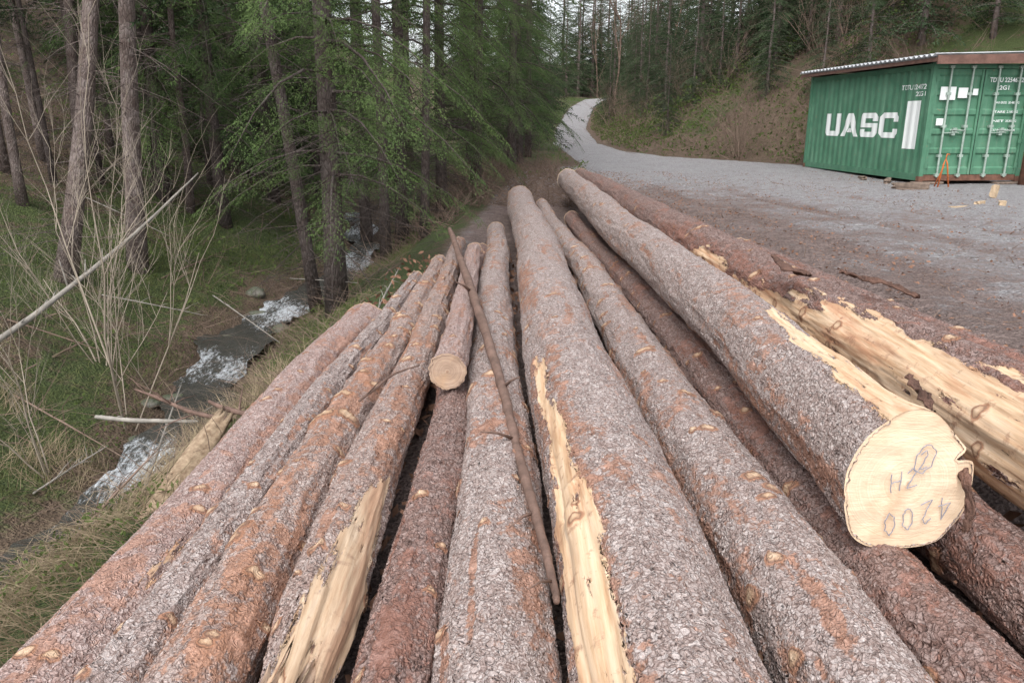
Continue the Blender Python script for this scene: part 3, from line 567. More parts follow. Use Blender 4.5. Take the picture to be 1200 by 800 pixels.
# ------------------------------------------------------------------ spruces
def bough(hi,seed):
    r=random.Random(seed); segs=[]
    def seg(p,d,l): segs.append((*p,*d,l))
    st=.05 if hi else .075
    s=.12
    while s<1:
        for sd in (-1,1):
            Lw=(.34*(1-s)**.7+.05)*r.uniform(.7,1.15); an=R(r.uniform(42,60)); dz=r.uniform(-.45,-.05)
            d=Vector((math.cos(an),sd*math.sin(an),dz)).normalized(); p=Vector((s,0,0)); seg(p,d,Lw)
            if hi:
                q=.25
                while q<.95:
                    for s2 in (-1,1):
                        a2=an*sd+s2*R(r.uniform(38,52)); l2=Lw*.36*(1-q)+.025
                        d2=Vector((math.cos(a2),math.sin(a2),dz-.55)).normalized(); seg(p+d*Lw*q,d2,l2*r.uniform(.7,1.3))
                    q+=.22
        s+=st*r.uniform(.85,1.15)
    seg(Vector((.3,0,0)),Vector((1,0,0)),.72)
    G_=np.array(segs); sp_,nl,nw=(.007,.0095,.0036) if hi else (.028,.05,.018)
    cnt=np.maximum((G_[:,6]/sp_).astype(int),2); rep=np.repeat(np.arange(len(G_)),cnt)
    t=rng.uniform(0,1,len(rep)); p=G_[rep,:3]+G_[rep,3:6]*(G_[rep,6]*t)[:,None]; d=G_[rep,3:6]
    rd=rng.normal(0,1,(len(rep),3)); rd[:,2]=rd[:,2]*.5+.15; rd-=d*(rd*d).sum(1)[:,None]; rd/=np.linalg.norm(rd,axis=1)[:,None]
    nd=rd*.8+d*.6; w=np.cross(nd,rng.normal(0,1,nd.shape)); w/=np.linalg.norm(w,axis=1)[:,None]
    tip=p+nd*nl*rng.uniform(.7,1.2,(len(rep),1))
    return np.stack([p-w*nw*.5,p+w*nw*.5,tip],1).reshape(-1,3)
HI=[bough(True,i) for i in range(3)]; LO=[bough(False,10+i) for i in range(3)]
def tree_meshes(hgt_,tr,cb,cw,nb,seed,hi_to=0,dead_to=3.0,ndead=26,lowbias=None,droop=.35,needmat=M_NEED,dl=1.0,tm_=None):
    r=random.Random(seed); T=MB(); C=MB()
    n=14; pts=[(.06*tr*8*float(vn(i*.5,seed,0,1)),.06*tr*8*float(vn(i*.5,seed,5,1)),-.3+(hgt_+.3)*i/(n-1)) for i in range(n)]
    T.tube(pts,[tr*(1.25 if i==0 else 1)*(1-.93*i/(n-1)) for i in range(n)],14)
    for i in range(ndead):
        z=r.uniform(.4,max(dead_to,.6)); a=r.uniform(0,2*PI); l=r.uniform(.3,1.3)*dl; c=Vector((math.cos(a),math.sin(a),r.uniform(-.45,.25)))
        p=Vector((0,0,z))+c*tr*.5; q=[p,p+c*l*.5+Vector((0,0,-.03)),p+c*l+Vector((r.uniform(-.1,.1),r.uniform(-.1,.1),-.15*l))]
        T.tube(q,[.008,.005,.002],4,False)
        for _ in range(7):
            f=r.uniform(.2,.95); b=q[0].lerp(q[2],f); v=Vector((r.uniform(-1,1),r.uniform(-1,1),r.uniform(-.8,.3)))*.24*l; T.tube([b,b+v*.6,b+v+Vector((0,0,-.03))],[.0035,.0025,.001],3,False)
    def put(z,a,l,hi,dp,up):
        Vt=r.choice(HI if hi else LO); x=Vt[:,0]; z2=Vt[:,2]*l+l*(up*x-dp*x*x); ca,sa=math.cos(a),math.sin(a)
        X_=x*l; Y_=Vt[:,1]*l; W=np.stack([X_*ca-Y_*sa,X_*sa+Y_*ca,z2+z],1); C.add(W,t=np.arange(len(W)).reshape(-1,3))
        T.tube([(ca*l*x_,sa*l*x_,z+l*(up*x_-dp*x_*x_)) for x_ in (0,.25,.5,.75,.97)],[.012*l+.004,.009*l+.003,.006*l+.002,.004*l,.002],4,False)
    for i in range(nb):
        f=(i+r.random())/nb; z=cb+(hgt_-cb)*f**1.05; l=cw*(1-f)**.75*r.uniform(.75,1.12)+.12
        put(z,r.uniform(0,2*PI),l,z<hi_to,droop*r.uniform(.7,1.3),.12 if z<hgt_*.6 else .3)
    for (z,a,l) in (lowbias or []): put(z,a,l,True,droop*r.uniform(.8,1.3),r.uniform(0,.2))
    tm=T.build('trunk',tm_ or M_TRUNK,None,True); cm=C.build('crown',needmat,None,False)
    md=(tm.data,cm.data); bpy.data.objects.remove(tm); bpy.data.objects.remove(cm); return md
def put_tree(md,x,y,label,group,rz=None,lean=(0,0),sc=1,name='spruce_tree',cat='tree',z=None):
    o=empty(name,(x,y,gh(x,y) if z is None else z),label,cat,group); o.rotation_euler=(lean[0],lean[1],random.uniform(0,6.28) if rz is None else rz); o.scale=(sc,sc,sc)
    for nm,me in zip(('trunk','crown'),md):
        c=bpy.data.objects.new(nm,me); COL.objects.link(c); c.parent=o
    return o
rr=random.Random(77)
lb=[(rr.uniform(1.9,3.4),rr.uniform(-2.3,.9),rr.uniform(1.1,1.8)) for i in range(10)]+[(1.5,-.5,1.5),(1.75,-.1,1.7),(1.5,-1.4,1.5),(1.75,-2.4,1.6),(2.1,.4,1.5),(1.6,-2.9,1.4),(2.4,-.4,1.9),(2.9,-.1,2.0),(2.2,-1.0,1.8),(2.6,-1.9,1.8)]+[(rr.uniform(2.8,4.4),rr.uniform(0,6.28),rr.uniform(1.3,2.1)) for i in range(14)]
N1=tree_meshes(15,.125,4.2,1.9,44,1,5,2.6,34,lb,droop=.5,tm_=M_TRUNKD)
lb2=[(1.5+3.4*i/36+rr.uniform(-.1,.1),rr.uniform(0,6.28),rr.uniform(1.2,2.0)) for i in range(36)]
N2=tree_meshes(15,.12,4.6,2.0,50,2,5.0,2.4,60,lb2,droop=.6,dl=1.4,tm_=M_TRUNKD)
BARE=[tree_meshes(17,.14,5.0,1.9,60,20+i,0,5.0,60,needmat=M_NEEDF) for i in range(3)]
HALF=tree_meshes(16,.12,2.2,2.2,64,31,4.2,3.0,40,droop=.5)
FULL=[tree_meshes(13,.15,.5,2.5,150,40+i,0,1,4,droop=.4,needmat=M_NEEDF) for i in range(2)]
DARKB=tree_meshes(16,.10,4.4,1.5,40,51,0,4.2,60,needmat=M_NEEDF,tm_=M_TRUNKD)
put_tree(N1,-2.02,8.9,'spruce with thick trunk and low green boughs right beside the left logs',None,rz=0)
for (px,d,lab,md,ln,s) in [(368,10.6,'dark leaning trunk spruce just left of the thick trunked spruce by the logs',DARKB,(0,-.16),.9),
    (452,12.6,'slim dark spruce trunk right of the thick trunked spruce by the logs',DARKB,(0,-.02),.9),
    (500,13.2,'slim dark spruce trunk nearest the far ends of the left logs',DARKB,(0,.03),.8),
    (474,14.0,'spruce with drooping green boughs between the creek and the far log ends',N2,(0,0),1.0),
    (430,16.0,'green spruce close behind the thick trunked spruce, across the creek',N2,(0,0),1.0),
    (518,16.2,'second green spruce behind the creek, nearer to the far log ends',N2,(0,.02),1.0),
    (560,18,'green spruce standing straight behind the far ends of the middle logs',N2,(0,-.02),1.0),
    (600,21.5,'green spruce at the left road verge behind the brushwood',N2,(0,0),1.05),
    (380,18.5,'green spruce deep behind the leaning dark trunk beyond the creek',N2,(0,0),1.0)]:
    p=P(px,300,d); put_tree(md,p.x,p.y,lab,None,lean=ln,sc=s)
for (px,py,lab) in [(262,262,'spruce with drooping boughs on the slope beyond the creek bend'),(195,235,'green boughed spruce on the slope, upper left beyond the fallen pole'),(320,235,'green boughed spruce beyond the creek, left of the dark leaning trunk')]:
    p,d=hit(px,py,60); put_tree(N2,p.x,p.y,lab,None,sc=.95)
left=[(78,330,21,(0,-.24),'thick leaning spruce trunk near the left frame edge'),(100,225,12,(0,-.06),'slim pale trunk between the two thickest left trunks'),(158,315,20,(0,-.09),'second thick bare spruce trunk from the left, upright behind the sapling'),
 (28,240,10,(0,0),''),(225,250,10,(0,-.03),''),(330,215,9,(0,0),''),(50,190,9,(0,.02),''),(130,180,8,(0,0),''),(282,185,8,(0,0),''),(430,215,11,(0,0),''),(12,160,8,(0,0),''),(95,160,8,(0,0),''),(390,185,9,(0,0),''),(480,200,11,(0,.0),''),(355,200,10,(0,0.02),''),(120,215,8,(0,.02),''),(65,215,8,(0,-.04),''),(180,225,8,(0,.03),''),(5,205,9,(0,.0),''),(245,215,8,(0,-.02),'')]
for i,(px,py,wp,ln,lab) in enumerate(left):
    p,d=hit(px,py,60); s=max(.5,min(1.2,wp*d/900/.26))
    put_tree(HALF if i in (4,8,9,12,7,10) else (DARKB if i in (5,14,15,16,17,19) else BARE[i%3]),p.x,p.y,lab or 'bare lower spruce trunk standing in the dim forest beyond the creek',None if lab else 'forest spruces beyond the creek',lean=ln,sc=s)
for i in range(60):
    px=rr.uniform(-150,570); d=rr.uniform(18,42); p=P(px,140,d)
    if p.x>XC(p.y)-1: p.x=float(XC(p.y))-1-rr.uniform(0,3)
    put_tree(BARE[i%3] if i%4<1 else FULL[(i//2)%2],p.x,p.y,'distant spruce deep in the forest beyond the creek','distant forest spruces beyond the creek',sc=rr.uniform(.45,1.05))
for i,(X_,Y_) in enumerate([(.2,25),(-1.2,22),(.6,29),(-1.5,30),(.7,34),(-.6,38),(.2,44),(1.0,50),(.4,56),(1.5,62),(1,72),(2.6,78),(1.5,92),(4.6,98),(2,112),(7.5,112),(-3,48),(-4,65),(-3,86),(-5,110),(10,122),(4,132),(13,130),(21,138),(26,146),(33,154),(18,146),(9,142),(38,162),(28,166),(11,128),(16,136),(20,142),(24,144),(15,140),(22,152),(12.5,126),(14.5,133),(17.5,139),(8,128),(11,136),(30,150)]):
    put_tree(N2 if Y_<30 else FULL[i%2],X_,Y_,'spruce lining the left side of the winding road','spruces left of the road',sc=rr.uniform(.85,1.15)*(1.6 if Y_>118 else 1))
for i,(X_,Y_,s) in enumerate([(7.2,38,.55),(9.5,41,.9),(12.0,37,1),(7.6,48,.6),(9.2,52,.9),(14,45,1.1),(17,38,1),(16,30,.9),(20,33,1.1),(19,44,1.1),(12.5,55,1),(10,62,.8),(8.8,70,.8),(16,60,1.1),(22,54,1.2),(24,40,1.1),(13,72,1),(11.5,78,.9),(19,76,1.1),(26,64,1.2),(13.5,86,1),(17,90,1.1),(28,84,1.2),(28,34,1.1),(24,28,1),(30,27,1),(12.5,31.5,.7),(35,50,1.2),(34,70,1.2),(22,104,1.2),(28,112,1.2),(17,99,1.1),(36,100,1.3),(20,30,.9),(27,30,1),(14,28,.8),(18,27,.8),(11,34,.6),(8.2,43,.5),(6.8,56,.5),(9.8,31,.45),(22,36,1),(14.5,33.5,.8),(15,50,1),(18,52,1),(11,46,.7),(26,48,1.1),(20,62,1.2),(30,42,1.1),(17,34,.8),(6.6,34,.3),(8,35.5,.4),(7.4,44,.45),(9,47,.6),(12,42,.8),(8.8,58,.6),(10.5,68,.7),(12,27.5,.5),(15.5,26.5,.6),(10.8,28.2,.35),(13.4,35,.7),(20,27,.8),(12.3,94,.9),(15,104,1.1),(20,112,1.4),(24,118,1.5),(9.5,64,.6),(11.5,60,.8),(13.5,66,.9),(10.3,82,.6),(10.5,38,.6),(9.2,36,.45),(13.2,40,.9),(16,42,.9),(11.8,50,.8),(14,30.5,.5),(16.5,32,.7),(12.2,33.8,.5),(18.5,29.5,.7),(22,31,.8)]):
    put_tree(FULL[i%2],X_,Y_,'dark spruce growing on the cut bank right of the road','spruces on the bank right of the road',sc=s)
def bare_mesh(hh,seed,w,stems,spread,depth,mat,name):
    r=random.Random(seed); m=MB()
    def br(p,d,l,w,k):
        q=[p]; dd=d.copy()
        for i in range(4):
            dd=(dd+Vector((r.uniform(-1,1),r.uniform(-1,1),r.uniform(-.3,.7)))*.16).normalized(); q.append(q[-1]+dd*l/4)
        m.tube(q,[w,w*.85,w*.72,w*.58,w*.42],6 if w>.01 else 3,False)
        if k>0:
            for i in range(r.randint(3,5)):
                j=r.randint(1,4); v=(dd+Vector((r.uniform(-1,1),r.uniform(-1,1),r.uniform(-.2,.8)))*.8).normalized(); br(q[j],v,l*r.uniform(.4,.7),w*.5,k-1)
    for i in range(stems):
        a=r.uniform(0,6.28); s=spread*r.uniform(.3,1); br(Vector((.05*math.cos(a),.05*math.sin(a),-.05)) if stems>1 else Vector((0,0,-.2)),Vector((math.cos(a)*s,math.sin(a)*s,1)).normalized(),hh*r.uniform(.6,1),w*r.uniform(.7,1),depth)
    o=m.build(name,mat,None,True); me=o.data; bpy.data.objects.remove(o); return me
bt=[bare_mesh(9,60+i,.09,1,.1,4,M_TWIG,'bare_tree') for i in range(2)]
def put1(me,name,x,y,label,cat,group,sc=1,rz=None,lean=(0,0)):
    o=bpy.data.objects.new(name,me); COL.objects.link(o); o.location=(x,y,gh(x,y)); o.rotation_euler=(*lean,random.uniform(0,6.28) if rz is None else rz); o.scale=(sc,)*3; return tag(o,label,cat,group)
for i,(X_,Y_) in enumerate([(16,126),(12.5,118),(19,132),(22,136),(8.2,64),(10.5,55),(13.5,80),(13,33),(17,29)]):
    put1(bt[i%2],'bare_tree',X_,Y_,'bare leafless tree near the far road or on the right bank','bare tree','bare leafless trees',rr.uniform(.8,1.2)*(1 if Y_>45 else .6))
sm=[bare_mesh(2.2,70+i,.012,4,.7,3,M_SAP,'bare_shrub') for i in range(2)]
p,d=hit(152,505); put1(sm[0],'bare_shrub',p.x,p.y,'pale leafless sapling clump fanning up in front of the creek','shrub',None,1.1,rz=.4)
for (px,py,s,lab) in [(60,560,.6,'bare shrub in the dry grass at the left frame edge'),(120,430,.8,'bare pale shrub behind the fanning sapling clump, across the creek')]:
    p,d=hit(px,py); put1(sm[1],'bare_shrub',p.x,p.y,lab,'shrub',None,s)
bs=bare_mesh(2.2,90,.014,9,.9,2,M_TWIG,'bare_shrub')
for i in range(30):
    Y_=rr.uniform(25,60); X_=float(TOE(Y_))+rr.uniform(.2,8); put1(bs,'bare_shrub',X_,Y_,'brown leafless shrub on the cut bank right of the road','shrub','shrubs on the right bank',rr.uniform(.6,1.2))
# ------------------------------------------------------------------ container
g=NT('green container paint'); co=g.co(); n=g.noise(co,2.2,5,.65); n2=g.noise(co,16,5,.7); dr_=g.noise(g.map(co,(9,9,.8)),1,4,.6)
col=g.mix(g.mr(n,.3,.7),(.06,.175,.105),(.115,.255,.165)); col=g.mix(g.mr(dr_,.50,.72,0,.6),col,(.055,.125,.08)); col=g.mix(g.mr(dr_,.2,.42,.6,0),col,(.23,.345,.26)); col=g.mix(g.mr(n2,.62,.70,0,.8),col,(.22,.12,.075))
g.bsdf(col,.65,g.bump(n2,.2,.01),.25); M_GRN=g.m
g=NT('weathered white paint'); co=g.co(); n=g.noise(co,9,5,.75); g.bsdf(g.mix(g.mr(n,.60,.76,0,.4),(.82,.85,.83),(.38,.49,.42)),.6); M_WHT=g.m
M_GALV=simple('galvanised bar',(.44,.54,.47),.45,.3,12,.1,.005,.5,.3); M_RUST=simple('rusty steel',(.22,.11,.075),.8,.5,9,.4); M_RFW=simple('brown roof board',(.20,.11,.085),.75,.45,6,.3)
M_SHEET=simple('corrugated roof sheet',(.62,.64,.66),.5,.3,5,.1,.01,.5,.1); M_GASK=simple('black door gasket',(.02,.022,.022),.7,.2,5,.1); M_BLOCK=simple('weathered timber',(.28,.21,.165),.85,.5,8,.6,.02)
N0=P(1076,211.5,17.7); ang=math.atan2(6.04,-.46)-PI/2
cont=empty('shipping_container',(N0.x,N0.y,N0.z-.03),'green shipping container with white letters on its side under a corrugated roof','shipping container',None,ang)
W_,L_,HT=2.44,6.06,2.59
per=.278; dep=.026
def breaks(a,b):
    ys=[a]; y=a+.06
    while y+per<b:
        ys+= [y,y+.068,y+.068+.071,y+.068*2+.071]; y+=per
    ys.append(b); return ys
BR=breaks(.08,L_-.08)
def prof(y):
    a=.14
    if y<=a: return 0
    u=(y-a)%per
    if u<.068: return dep*u/.068
    if u<.139: return dep
    if u<.207: return dep*(.207-u)/.068
    return 0.
def wall_long(x,sg,name):
    m=MB(); V=[]
    for y in BR: 
        pr=prof(y) if y<L_-.1 else 0
        V+= [(x+sg*pr,y,.15),(x+sg*pr,y,HT-.12)]
    m.add(V,q=[[2*i,2*i+1,2*i+3,2*i+2] for i in range(len(BR)-1)]); return m.build(name,M_GRN,cont)
wall_long(.03,1,'side_panel'); wall_long(W_-.03,-1,'side_panel')
m=MB(); V=[]; xs=np.linspace(.1,W_-.1,40)
for i,x_ in enumerate(xs): V+=[(x_,L_-.05-(.036 if (i//2)%2 else 0),.15),(x_,L_-.05-(.036 if (i//2)%2 else 0),HT-.12)]
m.add(V,q=[[2*i,2*i+2,2*i+3,2*i+1] for i in range(len(xs)-1)]); m.build('end_panel',M_GRN,cont)
MB().box((.06,.06,HT-.03),(W_-.06,L_-.06,HT-.015)).build('top_panel',M_GRN,cont); MB().box((.06,.06,.1),(W_-.06,L_-.06,.14)).build('floor_panel',M_BLOCK,cont)
for x_ in (0,W_-.1):
    for y_ in (0,L_-.1):
        o=MB().box((x_,y_,.12),(x_+.1,y_+.1,HT-.12)).build('corner_post',M_GRN,cont)
        for z_ in (0,HT-.12): MB().box((x_-.006,y_-.006,z_),(x_+.106,y_+.106,z_+.118)).build('corner_casting',M_RUST if z_==0 else M_GRN,o)
for x_ in (.01,W_-.07): MB().box((x_,.11,.02),(x_+.06,L_-.11,.17)).build('bottom_rail',M_GRN,cont); MB().box((x_,.11,HT-.13),(x_+.06,L_-.11,HT-.02)).build('top_rail',M_GRN,cont)
MB().box((.11,.01,.02),(W_-.11,.08,.15)).build('door_sill',M_RUST,cont); MB().box((.11,.01,HT-.12),(W_-.11,.08,HT-.02)).build('door_header',M_GRN,cont)
def finish(bm,name,planes,xform,mat,parent):
    if planes:
        for c in planes: bmesh.ops.bisect_plane(bm,geom=bm.verts[:]+bm.edges[:]+bm.faces[:],plane_co=(c,0,0),plane_no=(1,0,0),dist=1e-5)
    for v in bm.verts: v.co=xform(v.co.x,v.co.y)
    m2=bpy.data.meshes.new(name); bm.to_mesh(m2); bm.free(); m2.materials.append(mat or M_WHT); q=bpy.data.objects.new(name,m2); COL.objects.link(q); q.parent=parent; return q
def text(body,name,w,h,parent,xform,planes=None,mat=None,offs=0.012):
    cu=bpy.data.curves.new('t','FONT'); cu.body=body; cu.offset=offs; cu.align_x='LEFT'; cu.resolution_u=6
    o=bpy.data.objects.new('t',cu); COL.objects.link(o); bpy.context.view_layer.update()
    dg=bpy.context.evaluated_depsgraph_get(); me=bpy.data.meshes.new_from_object(o.evaluated_get(dg)); bpy.data.objects.remove(o)
    bm=bmesh.new(); bm.from_mesh(me); xs=[v.co.x for v in bm.verts]; ys=[v.co.y for v in bm.verts]; x0,x1,y0,y1=min(xs),max(xs),min(ys),max(ys)
    for v in bm.verts: v.co=Vector(((v.co.x-x0)/(x1-x0)*w,(v.co.y-y0)/(y1-y0)*h,0))
    return finish(bm,name,planes,xform,mat,parent)
def side(ystart,z0): return lambda a,b: Vector((.03+prof(ystart-a)-.004,ystart-a,z0+b))
def pl(ys,w): return [ys-y for y in BR if 0<ys-y<w]
zt=N0.z-.03
t_=.27
rect=lambda a,b,c,d:[(a,b),(c,b),(c,d),(a,d)]
top=[(0,.82),(1,.82),(.86,1),(.14,1)]; bot=[(.14,0),(.86,0),(1,.18),(0,.18)]
BL={'U':[bot,rect(0,.18,t_,1),rect(1-t_,.18,1,1),rect(t_,.18,1-t_,.22)],
 'C':[bot,top,rect(0,.18,t_,.82),rect(t_,.18,1,.22),rect(t_,.78,1,.82),rect(1-t_,.22,1,.36),rect(1-t_,.64,1,.78)],
 'S':[bot,top,rect(0,.58,t_,.82),rect(t_,.78,1,.82),rect(1-t_,.66,1,.78),rect(0,.40,1,.58),rect(1-t_,.18,1,.40),rect(0,.18,1-t_,.22),rect(0,.22,t_,.33)],
 'A':[[(-.04,0),(.25,0),(.5,.68),(.5,1),(.34,1)],[(1.04,0),(.66,1),(.5,1),(.5,.68),(.75,0)],[(.34,.18),(.66,.18),(.60,.36),(.40,.36)]]}
for li,ch in enumerate('UASC'):
    bm=bmesh.new(); x0=li*.955
    for poly in BL[ch]: bm.faces.new([bm.verts.new((x0+a*.84,b*.60,0)) for a,b in poly])
    finish(bm,'lettering',pl(4.9,3.75),side(4.9,1.2-zt),None,cont)
text('TDTU 224872','lettering',.95,.11,cont,side(1.22,2.30-zt),planes=pl(1.22,.95),offs=.008)
text('22G1','lettering',.35,.10,cont,side(.62,2.15-zt),planes=pl(.62,.35),offs=.008)
ybr=sorted([.90,.36]+[y for y in BR if .36<y<.90],reverse=True)
m=MB(); V=[]
for y_ in ybr: V+=[(.03+prof(y_)-.004,y_,.97-zt),(.03+prof(y_)-.004,y_,2.05-zt)]
m.add(V,q=[[2*i,2*i+2,2*i+3,2*i+1] for i in range(len(ybr)-1)]); m.build('white_bar',M_WHT,cont)
for dI,(xa,xb) in enumerate(((.11,W_/2-.012),(W_/2+.012,W_-.11))):
    m=MB(); V=[]
    prf=[(.16,0),(.22,0)]; z_=.30
    for kz in range(5):
        prf+=[(z_,0),(z_+.04,.03),(z_+.30,.03),(z_+.34,0)]; z_+=.425
    prf+=[(HT-.13,0)]
    for (zz,dd) in prf: V+=[(xa,.03+dd,zz),(xb,.03+dd,zz)]
    m.add(V,q=[[2*i,2*i+1,2*i+3,2*i+2] for i in range(len(prf)-1)])
    for (a_,b_) in ((xa,xa+.05),(xb-.05,xb)): m.box((a_,.012,.16),(b_,.075,HT-.13))
    door=m.build('door',M_GRN,cont)
    MB().box((xa-.012,.03,.155),(xa-.002,.07,HT-.135)).build('door_gasket',M_GASK,door)
    for fx in (.27,.73):
        x_=xa+(xb-xa)*fx; b=MB(); b.tube([(x_,-.03,.1),(x_,-.03,HT-.06)],.024,10)
        for zz in (.12,.55,1.2,1.9,HT-.12): b.box((x_-.05,-.045,zz),(x_+.05,.028,zz+.06))
        lb_=b.build('lock_bar',M_GALV,door)
        hz=1.05+.12*fx; hd=MB(); dxn=.34 if fx<.5 else -.34
        hd.tube([(x_,-.055,hz),(x_+dxn,-.055,hz+.015),(x_+dxn*1.06,-.055,hz)],.012,6); hd.box((x_+dxn*.7-.04,-.05,hz-.05),(x_+dxn*.7+.04,.028,hz+.06)); hd.build('handle',M_GALV,door)
    for zz in (.3,.85,1.5,2.2):
        MB().box((xa-.03 if dI==0 else xb-.07,.0,zz),(xa+.07 if dI==0 else xb+.03,.012,zz+.1)).build('hinge',M_GRN,door)
    df=lambda xs_,zs_: (lambda a,b: Vector((xs_+a,.007,zs_+b)))
    if dI==1:
        text('TDTU 225467 2','lettering',.80,.10,door,df(xa+.12,2.18)); text('22G1','lettering',.30,.09,door,df(xa+.3,2.02))
        for i,s in enumerate(('MAX GROSS','TARE','NET','CU CAP')):
            text(s,'lettering',.26,.05,door,df(xa+.34,1.72-i*.2),offs=.008); text(('30.480 KG','2.180 KG','28.300 KG','33.2 CU M')[i],'lettering',.26,.05,door,df(xa+.64,1.72-i*.2),offs=.008)
    else:
        MB().box((xa+.12,.0,1.80),(xa+.48,.012,2.08)).build('white_plate',M_WHT,door); MB().box((xa+.54,.0,1.84),(xa+.76,.012,2.06)).build('white_plate',M_WHT,door)
        MB().box((xa+.88,.0,1.9),(xa+1.0,.012,2.04)).build('small_white_plate',M_WHT,door); MB().box((xa+.12,.0,1.25),(xa+.28,.012,1.40)).build('small_white_plate',M_WHT,door)
m=MB(); n=260; ysr=np.linspace(-.38,L_+.3,n); V=[]
for i,y_ in enumerate(ysr):
    zz=.028*math.sin(y_*2*PI/.2)
    V+=[(-.24,y_,HT+.14+zz),(W_+.9,y_,HT+.23+zz)]
m.add(V,q=[[2*i,2*i+1,2*i+3,2*i+2] for i in range(n-1)]); rs=m.build('roof_sheet',M_SHEET,cont,True); sm_=rs.modifiers.new('s','SOLIDIFY'); sm_.thickness=.012
for y_ in (-.1,1.9,3.9,5.9): MB().box((-.15,y_,HT+.005),(W_+.8,y_+.08,HT+.09)).build('roof_beam',M_RFW,cont)
m=MB(); m.add([(-.2,-.42,HT-.06),(W_+.9,-.42,HT-.02),(W_+.9,-.385,HT-.02),(-.2,-.385,HT-.06),(-.2,-.42,HT+.12),(W_+.9,-.42,HT+.20),(W_+.9,-.385,HT+.20),(-.2,-.385,HT+.12)],q=[[0,3,2,1],[4,5,6,7],[0,1,5,4],[1,2,6,5],[2,3,7,6],[3,0,4,7]]); m.build('fascia_board',M_RFW,cont)
MB().box((-.20,-.36,HT+.0),(-.165,L_+.3,HT+.08)).build('fascia_board',M_RFW,cont)
for i,(ux,uy,lab) in enumerate(((.05,-.05,'timber block under the near left corner of the container'),(W_-.45,-.05,'timber block under the container beside the wooden post'))):
    q=Matrix.Rotation(ang,4,'Z')@Vector((ux,uy,0))+Vector((N0.x,N0.y,0)); gz=gh(q.x,q.y)
    o=MB().box((-.25,-.12,0),(.45,.14,max(zt-gz-.02,.05))).build('timber_block',M_BLOCK); o.location=(q.x+.1,q.y+.1,gz); o.rotation_euler=(0,0,ang+.1); bv=o.modifiers.new('b','BEVEL'); bv.width=.012; tag(o,lab,'timber block')
q=Matrix.Rotation(ang,4,'Z')@Vector((W_-.12,-.30,0))+Vector((N0.x,N0.y,0)); gz=gh(q.x,q.y)
m=MB(); m.tube([(-.02,0,0),(.03,0,1.3),(.10,0,HT-.05+zt-gz)],[.085,.08,.075],9); o=m.build('roof_post',M_RUST,None,True); o.location=(q.x,q.y,gz); tag(o,'reddish brown leaning post holding the roof beside the container doors','post')
M_OR=simple('orange painted metal',(.72,.20,.06),.6,.3,15,.1)
p=P(1103,222,17.0); gz=gh(p.x,p.y); m=MB()
m.tube([(-.09,0,0),(-.03,0,.5),(.0,0,.62),(.05,0,.5),(.16,.02,0)],.017,6); m.tube([(-.02,0,.45),(-.05,.22,0)],.014,6); m.tube([(0,0,.6),(.02,0,.72),(.07,0,.70)],.014,6)
o=m.build('metal_stand',M_OR,None,True); o.location=(p.x,p.y,gz); tag(o,'small thin orange metal stand in front of the container doors','stand')
M_FIRE=simple('split firewood',(.60,.45,.30),.8,.35,14,.4)
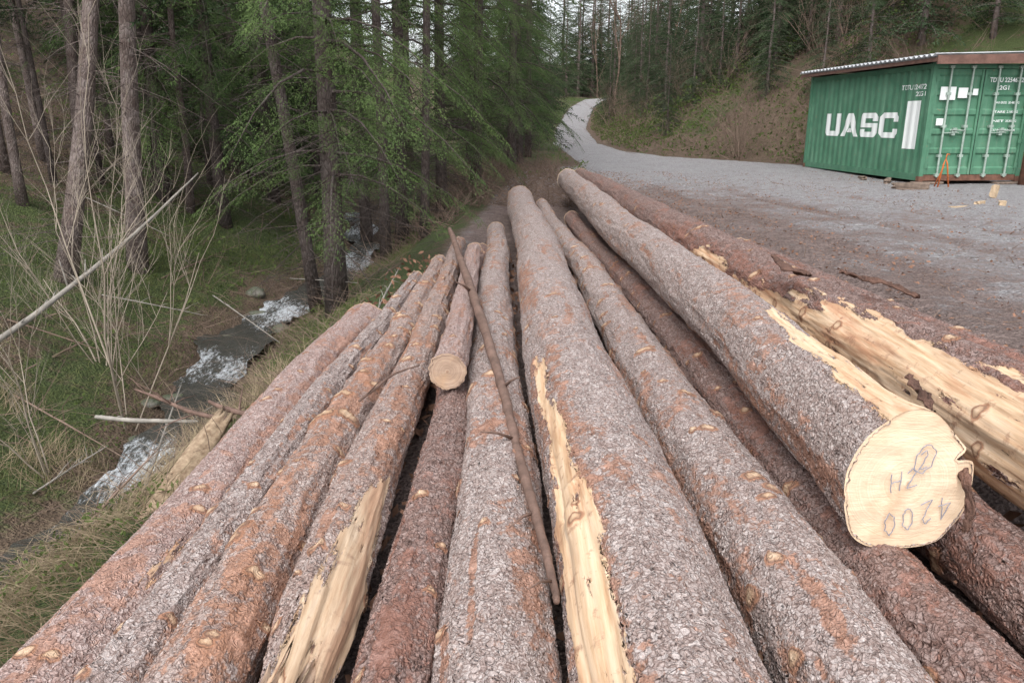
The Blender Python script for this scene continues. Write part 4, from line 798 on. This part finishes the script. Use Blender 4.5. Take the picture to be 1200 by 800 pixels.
def chunk(px,py,sx,sy,sz,rz,tilt,lab,mat=None,grp=None):
    p,d=hit(px,py,40); bm=bmesh.new(); bmesh.ops.create_cube(bm,size=1); bmesh.ops.subdivide_edges(bm,edges=bm.edges,cuts=3,use_grid_fill=True)
    for v in bm.verts:
        f=1+.22*float(vn(v.co.x*3+px,v.co.y*3,v.co.z*3,2)); v.co=Vector((v.co.x*sx*f,v.co.y*sy*f*(1-.5*(v.co.x>0)*abs(v.co.x)),v.co.z*sz*f*(1-.5*(v.co.y>0)*abs(v.co.y))))
    me=bpy.data.meshes.new('wood_chunk'); bm.to_mesh(me); bm.free(); me.materials.append(mat or M_FIRE); o=bpy.data.objects.new('wood_chunk',me); COL.objects.link(o)
    o.location=(p.x,p.y,p.z+sz*.45); o.rotation_euler=(0,tilt,rz); tag(o,lab,'wood piece',grp)
chunk(1164,232,.12,.10,.26,.4,.3,'upright pale piece of split wood on the yard in front of the container')
chunk(1148,240,.24,.10,.07,.6,0,'flat pale split piece of wood beside the upright one')
chunk(1174,241,.14,.11,.09,1.2,0,'small pale wood chunk right of the upright split piece')
chunk(1122,244,.30,.07,.04,.1,0,'thin pale slat of wood lying left of the upright split piece')
chunk(1066,222,.75,.2,.16,.1,0,'dark timber offcut on the ground by the container corner',M_BLOCK)
chunk(1040,214,.9,.14,.1,1.1,0,'weathered board lying along the foot of the container side',M_BLOCK)
chunk(1010,210,.8,.12,.08,1.3,.03,'second weathered board along the container side, farther back',M_BLOCK)
# ------------------------------------------------------------------ light
w=bpy.data.worlds.new('World'); S.world=w; w.use_nodes=True; nt=w.node_tree; nt.nodes.clear()
sky=nt.nodes.new('ShaderNodeTexSky'); sky.sky_type='NISHITA'; sky.sun_disc=False; sky.sun_elevation=R(55); sky.sun_rotation=R(200); sky.air_density=1; sky.dust_density=3
hs=nt.nodes.new('ShaderNodeHueSaturation'); hs.inputs['Saturation'].default_value=.22; hs.inputs['Value'].default_value=2.3
bg=nt.nodes.new('ShaderNodeBackground'); bg.inputs[1].default_value=.15; ou=nt.nodes.new('ShaderNodeOutputWorld')
nt.links.new(sky.outputs[0],hs.inputs['Color']); nt.links.new(hs.outputs[0],bg.inputs[0]); nt.links.new(bg.outputs[0],ou.inputs[0])
sd=bpy.data.lights.new('sun','SUN'); sd.energy=1.2; sd.angle=R(30); sd.color=(1,.985,.97); so=bpy.data.objects.new('sun',sd); COL.objects.link(so)
el,az=R(55),R(200); dv=Vector((math.sin(az)*math.cos(el),math.cos(az)*math.cos(el),math.sin(el))); so.rotation_euler=dv.to_track_quat('Z','Y').to_euler()
S.view_settings.view_transform='Standard'; S.view_settings.look='None'; S.view_settings.exposure=0; S.view_settings.gamma=1
